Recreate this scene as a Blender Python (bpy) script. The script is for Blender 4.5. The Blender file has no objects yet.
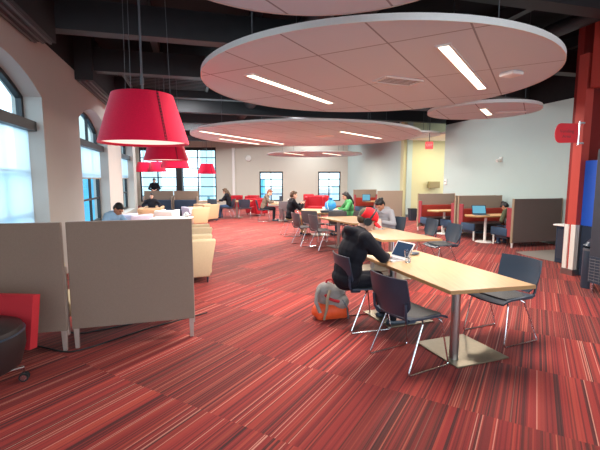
import bpy, bmesh, math, random
from mathutils import Vector as V, Matrix as M, noise as mnoise
random.seed(7)
PI = math.pi
sc = bpy.context.scene
COL = sc.collection
ANG = math.radians(15)                      # the room's long axis against the camera axis
ER = V((math.cos(ANG), math.sin(ANG), 0)); EF = V((-math.sin(ANG), math.cos(ANG), 0))

# ------------------------------------------------------------------ materials
def lin(c):
    return tuple((x / 255 / 12.92) if x / 255 <= .04045 else ((x / 255 + .055) / 1.055) ** 2.4 for x in c)
MATS = {}
def mat(name, rgb, rough=.6, metal=0., var=.06, scale=40., bump=0., bscale=300., spec=.5, sheen=0., coords='Object', trans=0., coat=0.):
    if name in MATS: return MATS[name]
    m = bpy.data.materials.new(name); m.use_nodes = True
    nt = m.node_tree; N = nt.nodes; L = nt.links
    b = N['Principled BSDF']
    b.inputs['Roughness'].default_value = rough; b.inputs['Metallic'].default_value = metal
    b.inputs['Specular IOR Level'].default_value = spec
    b.inputs['Sheen Weight'].default_value = sheen
    b.inputs['Coat Weight'].default_value = coat
    if trans: b.inputs['Transmission Weight'].default_value = trans
    c = lin(rgb)
    tc = N.new('ShaderNodeTexCoord')
    nz = N.new('ShaderNodeTexNoise'); nz.inputs['Scale'].default_value = scale; nz.inputs['Detail'].default_value = 3
    L.new(tc.outputs[coords], nz.inputs['Vector'])
    mx = N.new('ShaderNodeMix'); mx.data_type = 'RGBA'
    mx.inputs[6].default_value = tuple(x * (1 - var) for x in c) + (1,)
    mx.inputs[7].default_value = tuple(min(1, x * (1 + var)) for x in c) + (1,)
    L.new(nz.outputs['Fac'], mx.inputs[0]); L.new(mx.outputs[2], b.inputs['Base Color'])
    if bump:
        n2 = N.new('ShaderNodeTexNoise'); n2.inputs['Scale'].default_value = bscale
        L.new(tc.outputs[coords], n2.inputs['Vector'])
        bp = N.new('ShaderNodeBump'); bp.inputs['Strength'].default_value = bump; bp.inputs['Distance'].default_value = .01
        L.new(n2.outputs['Fac'], bp.inputs['Height']); L.new(bp.outputs['Normal'], b.inputs['Normal'])
    MATS[name] = m; return m
def emit(name, rgb, strength):
    m = bpy.data.materials.new(name); m.use_nodes = True
    nt = m.node_tree; nt.nodes.remove(nt.nodes['Principled BSDF'])
    e = nt.nodes.new('ShaderNodeEmission'); e.inputs['Color'].default_value = lin(rgb) + (1,); e.inputs['Strength'].default_value = strength
    nt.links.new(e.outputs[0], nt.nodes['Material Output'].inputs[0]); return m
def glass_mat(name, tint):
    m = bpy.data.materials.new(name); m.use_nodes = True
    nt = m.node_tree; N = nt.nodes; N.remove(N['Principled BSDF'])
    t = N.new('ShaderNodeBsdfTransparent'); t.inputs[0].default_value = lin(tint) + (1,)
    g = N.new('ShaderNodeBsdfGlossy'); g.inputs['Roughness'].default_value = .03
    x = N.new('ShaderNodeMixShader'); x.inputs[0].default_value = .04
    nt.links.new(t.outputs[0], x.inputs[1]); nt.links.new(g.outputs[0], x.inputs[2])
    nt.links.new(x.outputs[0], N['Material Output'].inputs[0]); return m
def shade_mat(name, rgb, see=.12, tr=.55):
    m = bpy.data.materials.new(name); m.use_nodes = True
    nt = m.node_tree; N = nt.nodes; N.remove(N['Principled BSDF'])
    tc = N.new('ShaderNodeTexCoord'); w = N.new('ShaderNodeTexNoise'); w.inputs['Scale'].default_value = 200
    nt.links.new(tc.outputs['Object'], w.inputs['Vector'])
    cr = N.new('ShaderNodeValToRGB'); c = lin(rgb)
    cr.color_ramp.elements[0].color = tuple(x * .93 for x in c) + (1,); cr.color_ramp.elements[1].color = c + (1,)
    nt.links.new(w.outputs['Fac'], cr.inputs[0])
    d = N.new('ShaderNodeBsdfDiffuse'); t = N.new('ShaderNodeBsdfTranslucent'); p = N.new('ShaderNodeBsdfTransparent')
    nt.links.new(cr.outputs[0], d.inputs[0]); nt.links.new(cr.outputs[0], t.inputs[0])
    a = N.new('ShaderNodeMixShader'); a.inputs[0].default_value = tr
    nt.links.new(d.outputs[0], a.inputs[1]); nt.links.new(t.outputs[0], a.inputs[2])
    b = N.new('ShaderNodeMixShader'); b.inputs[0].default_value = see
    nt.links.new(a.outputs[0], b.inputs[1]); nt.links.new(p.outputs[0], b.inputs[2])
    nt.links.new(b.outputs[0], N['Material Output'].inputs[0]); return m

def carpet_mat():
    m = bpy.data.materials.new('striped_carpet'); m.use_nodes = True
    nt = m.node_tree; N = nt.nodes; L = nt.links; b = N['Principled BSDF']
    b.inputs['Roughness'].default_value = .8; b.inputs['Specular IOR Level'].default_value = .22
    b.inputs['Sheen Weight'].default_value = .06
    def math_(op, x, y=None):
        n = N.new('ShaderNodeMath'); n.operation = op
        for i, q in enumerate((x, y)):
            if q is None: continue
            if isinstance(q, (int, float)): n.inputs[i].default_value = q
            else: L.new(q, n.inputs[i])
        return n.outputs[0]
    tc = N.new('ShaderNodeTexCoord'); sp = N.new('ShaderNodeSeparateXYZ'); L.new(tc.outputs['Object'], sp.inputs[0])
    a = math.radians(CARPET_DEG)
    u = math_('SUBTRACT', math_('MULTIPLY', sp.outputs[0], math.cos(a)), math_('MULTIPLY', sp.outputs[1], math.sin(a)))
    v = math_('ADD', math_('MULTIPLY', sp.outputs[0], math.sin(a)), math_('MULTIPLY', sp.outputs[1], math.cos(a)))
    # planks: 1 m long rows, every 0.5 m column of a row is shifted along
    row = math_('FLOOR', math_('DIVIDE', math_('SUBTRACT', v, .06), 1.0))
    plank = math_('FLOOR', math_('DIVIDE', u, .5))
    def stripes(width, seed):
        i = math_('FLOOR', math_('DIVIDE', u, width))
        cb = N.new('ShaderNodeCombineXYZ'); L.new(i, cb.inputs[0]); L.new(math_('ADD', row, seed), cb.inputs[1])
        w = N.new('ShaderNodeTexWhiteNoise'); w.noise_dimensions = '2D'; L.new(cb.outputs[0], w.inputs['Vector']); return w.outputs[0]
    def ramp(fac, stops, interp='CONSTANT'):
        r = N.new('ShaderNodeValToRGB'); r.color_ramp.interpolation = interp; e = r.color_ramp.elements
        while len(e) > 1: e.remove(e[-1])
        e[0].position = stops[0][0]; e[0].color = lin(stops[0][1]) + (1,)
        for p, c in stops[1:]:
            q = e.new(p); q.color = lin(c) + (1,)
        L.new(fac, r.inputs[0]); return r.outputs[0]
    def mix(f, c1, c2, mode='MIX'):
        n = N.new('ShaderNodeMix'); n.data_type = 'RGBA'; n.blend_type = mode
        for i, q in ((0, f), (6, c1), (7, c2)):
            if isinstance(q, (int, float)): n.inputs[i].default_value = q
            elif isinstance(q, tuple): n.inputs[i].default_value = q
            else: L.new(q, n.inputs[i])
        return n.outputs[2]
    wide = ramp(stripes(.062, 3), [(0, (156, 47, 42)), (.3, (168, 55, 46)), (.55, (136, 39, 38)), (.72, (178, 66, 50)), (.9, (108, 36, 33))])
    fine = ramp(stripes(.0105, 11), [(0, (158, 48, 42)), (.24, (124, 34, 34)), (.40, (176, 62, 50)), (.56, (96, 28, 29)), (.66, (188, 76, 56)), (.78, (70, 24, 26)), (.85, (166, 53, 44))])
    base = mix(.62, wide, fine)
    # now and then a thin pale thread and a dark band
    pale = math_('GREATER_THAN', stripes(.0068, 29), .962)
    dark = math_('GREATER_THAN', stripes(.02, 41), .94)
    c = mix(math_('MULTIPLY', dark, .75), base, lin((56, 30, 30)) + (1,))
    c = mix(math_('MULTIPLY', pale, .72), c, lin((232, 160, 136)) + (1,))
    # some planks carry a browner, livelier set of threads
    cb2 = N.new('ShaderNodeCombineXYZ'); L.new(plank, cb2.inputs[0]); L.new(math_('ADD', row, 71), cb2.inputs[1])
    w2 = N.new('ShaderNodeTexWhiteNoise'); w2.noise_dimensions = '2D'; L.new(cb2.outputs[0], w2.inputs['Vector'])
    lively = ramp(stripes(.009, 53), [(0, (132, 42, 37)), (.28, (70, 34, 29)), (.46, (160, 62, 48)), (.6, (98, 42, 33)), (.76, (196, 104, 80)), (.82, (50, 28, 27)), (.91, (150, 50, 43))])
    c = mix(math_('MULTIPLY', math_('GREATER_THAN', w2.outputs[0], .55), .7), c, lively)
    # the broad lighter and darker blocks from plank to plank
    cb = N.new('ShaderNodeCombineXYZ'); L.new(plank, cb.inputs[0]); L.new(row, cb.inputs[1])
    w = N.new('ShaderNodeTexWhiteNoise'); w.noise_dimensions = '2D'; L.new(cb.outputs[0], w.inputs['Vector'])
    c = mix(1., c, ramp(w.outputs[0], [(0, (222, 220, 224)), (.35, (242, 244, 248)), (.7, (232, 228, 234))]), 'MULTIPLY')
    L.new(c, b.inputs['Base Color'])
    n2 = N.new('ShaderNodeTexNoise'); n2.inputs['Scale'].default_value = 250; L.new(tc.outputs['Object'], n2.inputs['Vector'])
    bp = N.new('ShaderNodeBump'); bp.inputs['Strength'].default_value = .25; bp.inputs['Distance'].default_value = .01
    L.new(n2.outputs['Fac'], bp.inputs['Height']); L.new(bp.outputs['Normal'], b.inputs['Normal'])
    return m

def tile_mat(name, rgb):
    """acoustic tile face: seams run along the building's diagonal grid"""
    m = bpy.data.materials.new(name); m.use_nodes = True
    nt = m.node_tree; N = nt.nodes; L = nt.links; b = N['Principled BSDF']; b.inputs['Roughness'].default_value = .85
    b.inputs['Specular IOR Level'].default_value = .2
    tc = N.new('ShaderNodeTexCoord'); mp = N.new('ShaderNodeMapping'); mp.inputs['Rotation'].default_value = (0, 0, math.radians(CARPET_DEG - 90))
    L.new(tc.outputs['Object'], mp.inputs['Vector'])
    br = N.new('ShaderNodeTexBrick'); br.offset = 0.; br.squash = 1
    c = lin(rgb)
    br.inputs['Color1'].default_value = c + (1,); br.inputs['Color2'].default_value = tuple(x * .95 for x in c) + (1,)
    br.inputs['Mortar'].default_value = tuple(x * .45 for x in c) + (1,)
    br.inputs['Scale'].default_value = 1; br.inputs['Mortar Size'].default_value = .009
    br.inputs['Brick Width'].default_value = 1.5; br.inputs['Row Height'].default_value = .75
    L.new(mp.outputs[0], br.inputs['Vector']); L.new(br.outputs['Color'], b.inputs['Base Color']); return m

def wood_mat(name, rgb):
    m = bpy.data.materials.new(name); m.use_nodes = True
    nt = m.node_tree; N = nt.nodes; L = nt.links; b = N['Principled BSDF']; b.inputs['Roughness'].default_value = .38
    tc = N.new('ShaderNodeTexCoord'); mp = N.new('ShaderNodeMapping'); mp.inputs['Scale'].default_value = (14, 1.2, 8); mp.inputs['Rotation'].default_value = (0, 0, math.radians(-15))
    L.new(tc.outputs['Object'], mp.inputs['Vector'])
    nz = N.new('ShaderNodeTexNoise'); nz.inputs['Scale'].default_value = 3; nz.inputs['Detail'].default_value = 6
    L.new(mp.outputs[0], nz.inputs['Vector'])
    cr = N.new('ShaderNodeValToRGB'); c = lin(rgb)
    cr.color_ramp.elements[0].position = .3; cr.color_ramp.elements[0].color = tuple(x * .86 for x in c) + (1,)
    cr.color_ramp.elements[1].position = .7; cr.color_ramp.elements[1].color = tuple(min(1, x * 1.06) for x in c) + (1,)
    L.new(nz.outputs['Fac'], cr.inputs[0]); L.new(cr.outputs[0], b.inputs['Base Color']); return m

CARPET_DEG = 30.5
MW = mat('warm_wall_paint', (206, 202, 188), .8, var=.02, scale=3, spec=.2)
MWL = mat('left_wall_paint', (186, 180, 172), .8, var=.02, scale=3, spec=.2)
MWR = mat('cool_wall_paint', (184, 201, 196), .8, var=.02, scale=3, spec=.2)
MY = mat('yellow_wall_paint', (200, 196, 156), .8, var=.02, scale=3, spec=.2)
MCE = mat('dark_ceiling_paint', (26, 25, 27), .8, var=.2, scale=6, spec=.2)
MBE = mat('dark_steel_paint', (42, 40, 42), .55, var=.12, scale=6)
MBK = mat('black_frame', (26, 26, 28), .45)
MRED = mat('red_paint', (190, 72, 62), .55, var=.03, spec=.3)
MREDD = mat('deep_red_paint', (132, 34, 30), .6, var=.03, spec=.3)
MCLAD = mat('pale_cladding', (226, 224, 214), .45)
MSTEEL = mat('brushed_steel', (176, 174, 170), .32, 1., var=.08, scale=120)
MPLATE = mat('brushed_base_plate', (140, 128, 108), .36, 1., var=.15, scale=30)
MCHR = mat('chrome', (205, 205, 208), .18, 1., var=.02)
MBLK = mat('black_plastic', (44, 56, 70), .32, var=.08)
MGRYP = mat('grey_plastic', (92, 92, 96), .45)
MSEAT = mat('dark_seat_pad', (58, 58, 58), .6, bump=.15)
MTAUPE = mat('taupe_fabric', (132, 113, 99), .9, var=.16, scale=160, bump=.2, sheen=.2, spec=.2)
MTAUPEB = mat('booth_taupe_fabric', (158, 142, 126), .9, var=.16, scale=160, bump=.2, sheen=.2, spec=.2)
MTAUPESH = mat('shaded_taupe_fabric', (102, 92, 89), .9, var=.16, scale=160, bump=.2, sheen=.2, spec=.2)  # booth taupe darkened, shade put into the panel colour
MTAUPEL = mat('light_taupe_fabric', (150, 134, 112), .9, var=.1, scale=160, spec=.2)
MCREAM = mat('cream_upholstery', (200, 180, 146), .8, var=.08, scale=60, bump=.1, spec=.25)
MTAN = mat('tan_upholstery', (196, 158, 122), .8, var=.08, scale=60, spec=.25)
MLILAC = mat('lilac_upholstery_and_window_tint', (196, 190, 208), .8, var=.06, scale=60, spec=.25)
MREDF = mat('red_fabric', (176, 44, 52), .85, var=.12, scale=120, spec=.2)
MREDB = mat('rust_red_fabric', (162, 56, 44), .85, var=.12, scale=120, spec=.2)
MPINK = mat('pink_red_fabric', (152, 66, 72), .85, var=.12, scale=120, spec=.2)
MCRIM = mat('crimson_upholstery', (178, 28, 42), .7, var=.06, scale=60, spec=.3)
MSHEEN = mat('seat_end_blue_sheen', (58, 80, 104), .8, var=.1, scale=120, spec=.25)  # blue sheen of light put into the booth seat end colour
MNAVY = mat('navy_fabric', (46, 58, 76), .8, var=.1, scale=120, spec=.25)
MLEATH = mat('black_leather', (38, 30, 30), .42, var=.1, bump=.1)
MWOOD = wood_mat('pale_maple_laminate', (184, 147, 106))
MWOODE = mat('table_edge_band', (160, 124, 78), .5)
MWHT = mat('white_laminate', (236, 234, 228), .4)
MGREYLEG = mat('satin_grey_leg', (178, 160, 150), .4, .4)
MRUB = mat('black_rubber', (22, 22, 24), .6)
MFELT = mat('crimson_felt', (226, 22, 66), .9, var=.18, scale=90, bump=.15, sheen=.3, spec=.15)
MSTITCH = mat('dark_stitching', (70, 20, 30), .8)
MTILE = tile_mat('acoustic_tile', (216, 232, 238))
MRIM = mat('white_disc_rim', (226, 224, 218), .5)
MDIFF = emit('lamp_diffuser', (255, 226, 212), 1.05)
MSTRIP = emit('light_strip_glow', (255, 232, 205), 5.)
MEXIT = emit('exit_sign_glow', (255, 96, 96), 1.1)
MGL = glass_mat('window_glass', (236, 246, 250))
MGLB = glass_mat('tinted_window_glass', (206, 232, 242))
MSHADE = shade_mat('roller_shade_cloth', (244, 250, 252), .16, .9)
SKIN1 = mat('skin_light', (222, 170, 146), .55, var=.05, spec=.35)
SKIN2 = mat('skin_tan', (186, 132, 104), .55, var=.05, spec=.35)
SKIN3 = mat('skin_brown', (150, 100, 78), .55, var=.05, spec=.35)
HBLK = mat('black_hair', (22, 19, 20), .5, var=.3, scale=90)
HBRN = mat('brown_hair', (92, 66, 44), .55, var=.3, scale=90)
HRED = mat('auburn_hair', (126, 74, 44), .55, var=.3, scale=90)
CBLK = mat('black_cloth', (27, 27, 34), .85, var=.2, scale=60, spec=.2, bump=.2, bscale=120)
CGRY = mat('grey_marl_cloth', (158, 158, 162), .9, var=.1, scale=120, spec=.2)
CGRN = mat('green_cloth', (78, 148, 92), .85, var=.08, spec=.2)
COLV = mat('olive_cloth', (84, 88, 66), .85, var=.35, scale=18, spec=.2)
CBRN = mat('brown_cloth', (110, 96, 84), .85, var=.2, spec=.2)
CBLU = mat('pale_blue_cloth', (150, 190, 222), .85, var=.08, spec=.2)
CKHK = mat('khaki_cloth', (186, 156, 112), .85, var=.08, spec=.2)
CDEN = mat('denim_cloth', (62, 82, 112), .85, var=.15, scale=80, spec=.2)
CCAPR = mat('red_cap_cloth', (222, 32, 40), .8, var=.06, spec=.25)
CMESH = mat('olive_cap_mesh', (96, 92, 72), .9, var=.3, scale=200)
CORG = mat('orange_nylon', (226, 84, 36), .6, var=.08, scale=20, bump=.3, bscale=30)
CGREYN = mat('grey_nylon', (140, 134, 128), .6, var=.25, scale=18, bump=.3, bscale=30)
MSCR = emit('bluish_screen', (120, 190, 215), .75)
MSCRD = mat('dark_glossy_screen', (34, 52, 76), .2)
MALU = mat('pale_aluminium', (212, 212, 214), .35, .5)
MCONC = mat('grey_floor_tile', (132, 124, 116), .6, var=.08, scale=8)
MEYE = mat('dark_eye', (20, 14, 12), .2)
MLIP = mat('lips', (170, 96, 88), .5)

# ------------------------------------------------------------------ mesh helpers
def B(): return bmesh.new()
def rotz(a): return M.Rotation(a, 4, 'Z')
def obj(name, bm, material, parent=None, smooth=False, loc=None, rot=None, auto=None):
    me = bpy.data.meshes.new(name)
    bmesh.ops.recalc_face_normals(bm, faces=bm.faces[:])
    bm.to_mesh(me); bm.free()
    me.materials.append(material)
    if smooth:
        for p in me.polygons: p.use_smooth = True
        me.set_sharp_from_angle(angle=math.radians(auto or 40))
    o = bpy.data.objects.new(name, me); COL.objects.link(o)
    if parent is not None: o.parent = parent
    if loc is not None: o.location = loc
    if rot is not None: o.rotation_euler = (0, 0, rot)
    return o
def thing(name, label, cat, loc=(0, 0, 0), rot=0., group=None):
    o = bpy.data.objects.new(name, None); COL.objects.link(o); o.empty_display_size = .1
    o.location = loc; o.rotation_euler = (0, 0, rot)
    return tag(o, label, cat, group)
def tag(o, label, cat, group=None, kind='thing'):
    o['label'] = label; o['category'] = cat; o['kind'] = kind
    if group: o['group'] = group
    return o
def struct(name, bm, m, parent=None, smooth=False):
    o = obj(name, bm, m, parent, smooth)
    if parent is None: o['kind'] = 'structure'
    return o
def kids(o): return [c for c in bpy.data.objects if c.parent is o]
CH = {}
def copy_tree(o, loc, rot, label, group=None):
    def rec(s, par):
        c = s.copy(); COL.objects.link(c)
        if par is not None: c.parent = par
        for k in KIDS(s): rec(k, c)
        return c
    r = rec(o, None); r.location = loc; r.rotation_euler = (0, 0, rot); r['label'] = label
    if group: r['group'] = group
    return r
def KIDS(s):
    return [c for c in COL.objects if c.parent == s]

def box(bm, c, s, R=None, bev=0., seg=2):
    r = bmesh.ops.create_cube(bm, size=1)
    vs = r['verts']
    bmesh.ops.scale(bm, vec=s, verts=vs)
    if bev:
        es = list({e for v in vs for e in v.link_edges})
        q = bmesh.ops.bevel(bm, geom=es, offset=bev, segments=seg, profile=.5, affect='EDGES')
        vs = list({v for f in q['faces'] for v in f.verts} | {v for v in vs if v.is_valid})
    m = M.Translation(c) @ (R if R is not None else M.Identity(4))
    bmesh.ops.transform(bm, matrix=m, verts=vs)
    return vs
def frame_of(d):
    d = d.normalized(); up = V((0, 0, 1)) if abs(d.z) < .95 else V((0, 1, 0))
    x = d.cross(up).normalized(); y = x.cross(d).normalized()
    return x, y
def rings(bm, rs, closed=False, caps=True):
    n = len(rs[0]); vv = [[bm.verts.new(p) for p in r] for r in rs]
    m = len(vv)
    for i in range(m if closed else m - 1):
        a, b = vv[i], vv[(i + 1) % m]
        for j in range(n):
            try: bm.faces.new((a[j], a[(j + 1) % n], b[(j + 1) % n], b[j]))
            except ValueError: pass
    if caps and not closed:
        bm.faces.new(vv[0][::-1]); bm.faces.new(vv[-1])
    return vv
def tube(bm, pts, r, n=8, closed=False):
    pts = [V(p) for p in pts]; rs = []; m = len(pts); x = None
    for i, p in enumerate(pts):
        a = pts[i - 1] if (i > 0 or closed) else p; b = pts[(i + 1) % m] if (i < m - 1 or closed) else p
        d = (b - a).normalized()
        if x is None: x, y = frame_of(d)
        else:
            x = (x - d * x.dot(d)).normalized(); y = d.cross(x).normalized()
        y = d.cross(x).normalized()
        rr = r[i] if isinstance(r, (list, tuple)) else r
        rs.append([p + x * math.cos(2 * PI * k / n) * rr + y * math.sin(2 * PI * k / n) * rr for k in range(n)])
    rings(bm, rs, closed)
def fillet(pts, r, k=4):
    pts = [V(p) for p in pts]; out = [pts[0]]
    for i in range(1, len(pts) - 1):
        p, a, b = pts[i], pts[i - 1], pts[i + 1]
        da, db = (a - p), (b - p); q = min(r, da.length * .45, db.length * .45)
        s, e = p + da.normalized() * q, p + db.normalized() * q
        for t in range(k + 1):
            t /= k; out.append(s * (1 - t) ** 2 + p * 2 * t * (1 - t) + e * t * t)
    return out + [pts[-1]]
def cyl(bm, p0, p1, r0, r1=None, n=20):
    p0, p1 = V(p0), V(p1); r1 = r0 if r1 is None else r1; x, y = frame_of(p1 - p0)
    rings(bm, [[p + x * math.cos(2 * PI * k / n) * r + y * math.sin(2 * PI * k / n) * r for k in range(n)] for p, r in ((p0, r0), (p1, r1))])
def lathe(bm, prof, n=48, c=(0, 0, 0), caps=True):
    c = V(c)
    rings(bm, [[c + V((r * math.cos(2 * PI * k / n), r * math.sin(2 * PI * k / n), z)) for k in range(n)] for r, z in prof], caps=caps)
def prism(bm, poly, z0, z1, bev=0.):
    a = [bm.verts.new((p[0], p[1], z0)) for p in poly]; b = [bm.verts.new((p[0], p[1], z1)) for p in poly]
    n = len(poly); bm.faces.new(a[::-1]); bm.faces.new(b)
    for i in range(n): bm.faces.new((a[i], a[(i + 1) % n], b[(i + 1) % n], b[i]))
    if bev:
        es = [e for e in bm.edges if e.verts[0] in a + b and e.verts[1] in a + b]
        bmesh.ops.bevel(bm, geom=es, offset=bev, segments=2, profile=.5, affect='EDGES')
def ell(bm, c, r, R=None, u=16, v=10):
    q = bmesh.ops.create_uvsphere(bm, u_segments=u, v_segments=v, radius=1)
    bmesh.ops.transform(bm, matrix=M.Translation(c) @ (R if R is not None else M.Identity(4)) @ M.Diagonal((r[0], r[1], r[2], 1)), verts=q['verts'])
def cap(bm, p0, p1, r0, r1, n=12):
    p0, p1 = V(p0), V(p1); d = (p1 - p0); 
    if d.length < 1e-5: return ell(bm, p0, (r0,) * 3)
    d.normalize(); x, y = frame_of(d); rs = []
    for t in range(4):
        a = PI / 2 * (1 - t / 3.5) ; rs.append((p0 - d * r0 * math.sin(a), r0 * math.cos(a) + 1e-4))
    rs.append((p0, r0)); rs.append((p1, r1))
    for t in range(1, 4):
        a = PI / 2 * (t / 3.2); rs.append((p1 + d * r1 * math.sin(a), r1 * math.cos(a) + 1e-4))
    rings(bm, [[p + x * math.cos(2 * PI * k / n) * r + y * math.sin(2 * PI * k / n) * r for k in range(n)] for p, r in rs])
def sheet(bm, f, nu, nv, th):
    """a curved shell: f(u,v) -> point, thickened along its own normal"""
    g = [[V(f(i / nu, j / nv)) for j in range(nv + 1)] for i in range(nu + 1)]
    def nrm(i, j):
        a = g[min(i + 1, nu)][j] - g[max(i - 1, 0)][j]; b = g[i][min(j + 1, nv)] - g[i][max(j - 1, 0)]
        return a.cross(b).normalized()
    A = [[bm.verts.new(g[i][j] + nrm(i, j) * th / 2) for j in range(nv + 1)] for i in range(nu + 1)]
    C = [[bm.verts.new(g[i][j] - nrm(i, j) * th / 2) for j in range(nv + 1)] for i in range(nu + 1)]
    for i in range(nu):
        for j in range(nv):
            bm.faces.new((A[i][j], A[i + 1][j], A[i + 1][j + 1], A[i][j + 1])); bm.faces.new((C[i][j], C[i][j + 1], C[i + 1][j + 1], C[i + 1][j]))
    for i in range(nu):
        bm.faces.new((A[i][0], C[i][0], C[i + 1][0], A[i + 1][0])); bm.faces.new((A[i][nv], A[i + 1][nv], C[i + 1][nv], C[i][nv]))
    for j in range(nv):
        bm.faces.new((A[0][j], A[0][j + 1], C[0][j + 1], C[0][j])); bm.faces.new((A[nu][j], C[nu][j], C[nu][j + 1], A[nu][j + 1]))
def wall_quad(bm, p0, p1, z0, z1, th):
    """upright slab from p0 to p1, th thick to the right of the way p0 -> p1"""
    p0, p1 = V((p0[0], p0[1], 0)), V((p1[0], p1[1], 0)); d = (p1 - p0).normalized(); n = V((d.y, -d.x, 0)) * th
    prism(bm, [p0, p1, p1 + n, p0 + n], z0, z1)
def rounded(w, h, r, k=4, cx=0., cy=0.):
    out = []
    for sx, sy, a0 in ((1, 1, 0), (-1, 1, 90), (-1, -1, 180), (1, -1, 270)):
        for t in range(k + 1):
            a = math.radians(a0 + 90 * t / k); out.append((cx + sx * (w / 2 - r) + r * math.cos(a), cy + sy * (h / 2 - r) + r * math.sin(a)))
    return out
def bake(bm, voxel, smooth=2, fac=.5):
    """voxel-fuse the pieces into one continuous skin"""
    me = bpy.data.meshes.new('tmp'); bmesh.ops.recalc_face_normals(bm, faces=bm.faces[:]); bm.to_mesh(me); bm.free()
    o = bpy.data.objects.new('tmp', me); COL.objects.link(o)
    r = o.modifiers.new('r', 'REMESH'); r.mode = 'VOXEL'; r.voxel_size = voxel
    if smooth:
        s = o.modifiers.new('s', 'SMOOTH'); s.factor = fac; s.iterations = smooth
    dg = bpy.context.evaluated_depsgraph_get(); ev = o.evaluated_get(dg)
    out = bpy.data.meshes.new_from_object(ev)
    bpy.data.objects.remove(o); bpy.data.meshes.remove(me)
    return out
def mobj(name, me, m, parent):
    me.materials.clear(); me.materials.append(m)
    for p in me.polygons: p.use_smooth = True
    o = bpy.data.objects.new(name, me); COL.objects.link(o); o.parent = parent; return o
def face(fx, fy): return math.atan2(-fx, fy)         # local +y turned to (fx, fy)

STRIP_W, WORLD, EXPO, FARW = 58., 3.6, 0.28, 190.
# ------------------------------------------------------------------ the setting
L0 = V((-3.97, 6.1, 0))
def LW(s, n, z): return L0 + EF * s - ER * n + V((0, 0, z))
PLAN = [tuple(LW(-10, .4, 0))[:2], (9, -4), (9, 26.3), (-10.8, 26.3), (-10.8, 16.9), tuple(LW(11.2, .4, 0))[:2]]
bm = B(); prism(bm, PLAN, -.1, 0)
fl = struct('floor', bm, carpet_mat())
bm = B(); prism(bm, [(5.12, 9.35), (5.1, 9.0), (5.22, 8.5), (5.45, 7.95), (5.6, 7.62), (7.4, 7.9), (7.2, 9.9)], 0, .006)
struct('floor_tile_patch', bm, MCONC)
bm = B(); prism(bm, PLAN, 4.7, 4.8)
struct('ceiling', bm, MCE)
# left wall with arched openings
WIN_S = [(-7.6, -4.7), (-2.5, .41), (2.57, 5.45), (7.65, 10.4)]  # first opening is unseen, added behind the camera for its daylight
SPR, RISE, SILL, TOPL, RV = 3.0, .36, .55, 3.92, .42
def arch(s, a, b):
    t = (2 * s - a - b) / (b - a); return SPR + RISE * (1 - t * t)
bm = B()
def q(*p): bm.faces.new([bm.verts.new(x) for x in p])
s_prev = -10.
for a, b in WIN_S + [(11.2, None)]:
    q(LW(s_prev, 0, 0), LW(a, 0, 0), LW(a, 0, TOPL), LW(s_prev, 0, TOPL))
    q(LW(s_prev, RV, 0), LW(a, RV, 0), LW(a, RV, TOPL), LW(s_prev, RV, TOPL))
    if b is None: break
    K = 20; ss = [a + (b - a) * (.5 - .5 * math.cos(PI * k / K)) for k in range(K + 1)]
    for n in (0, RV):
        q(LW(a, n, 0), LW(b, n, 0), LW(b, n, SILL), LW(a, n, SILL))
        for k in range(K): q(LW(ss[k], n, arch(ss[k], a, b)), LW(ss[k + 1], n, arch(ss[k + 1], a, b)), LW(ss[k + 1], n, TOPL), LW(ss[k], n, TOPL))
    for k in range(K): q(LW(ss[k], 0, arch(ss[k], a, b)), LW(ss[k + 1], 0, arch(ss[k + 1], a, b)), LW(ss[k + 1], RV, arch(ss[k + 1], a, b)), LW(ss[k], RV, arch(ss[k], a, b)))
    for s in (a, b): q(LW(s, 0, SILL), LW(s, RV, SILL), LW(s, RV, arch(s, a, b)), LW(s, 0, arch(s, a, b)))
    q(LW(a, 0, SILL), LW(b, 0, SILL), LW(b, RV, SILL), LW(a, RV, SILL))
    s_prev = b
q(LW(11.2, 0, 0), LW(11.2, RV, 0), LW(11.2, RV, TOPL), LW(11.2, 0, TOPL))
bmesh.ops.remove_doubles(bm, verts=bm.verts, dist=1e-4)
struct('wall_left', bm, MWL)
bm = B(); wall_quad(bm, LW(-10, .36, 0), LW(11.2, .36, 0), TOPL, 4.7, .36); struct('added_bulkhead_left', bm, MCE)  # dark bulkhead added above the wall to stop light leaking in
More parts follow.
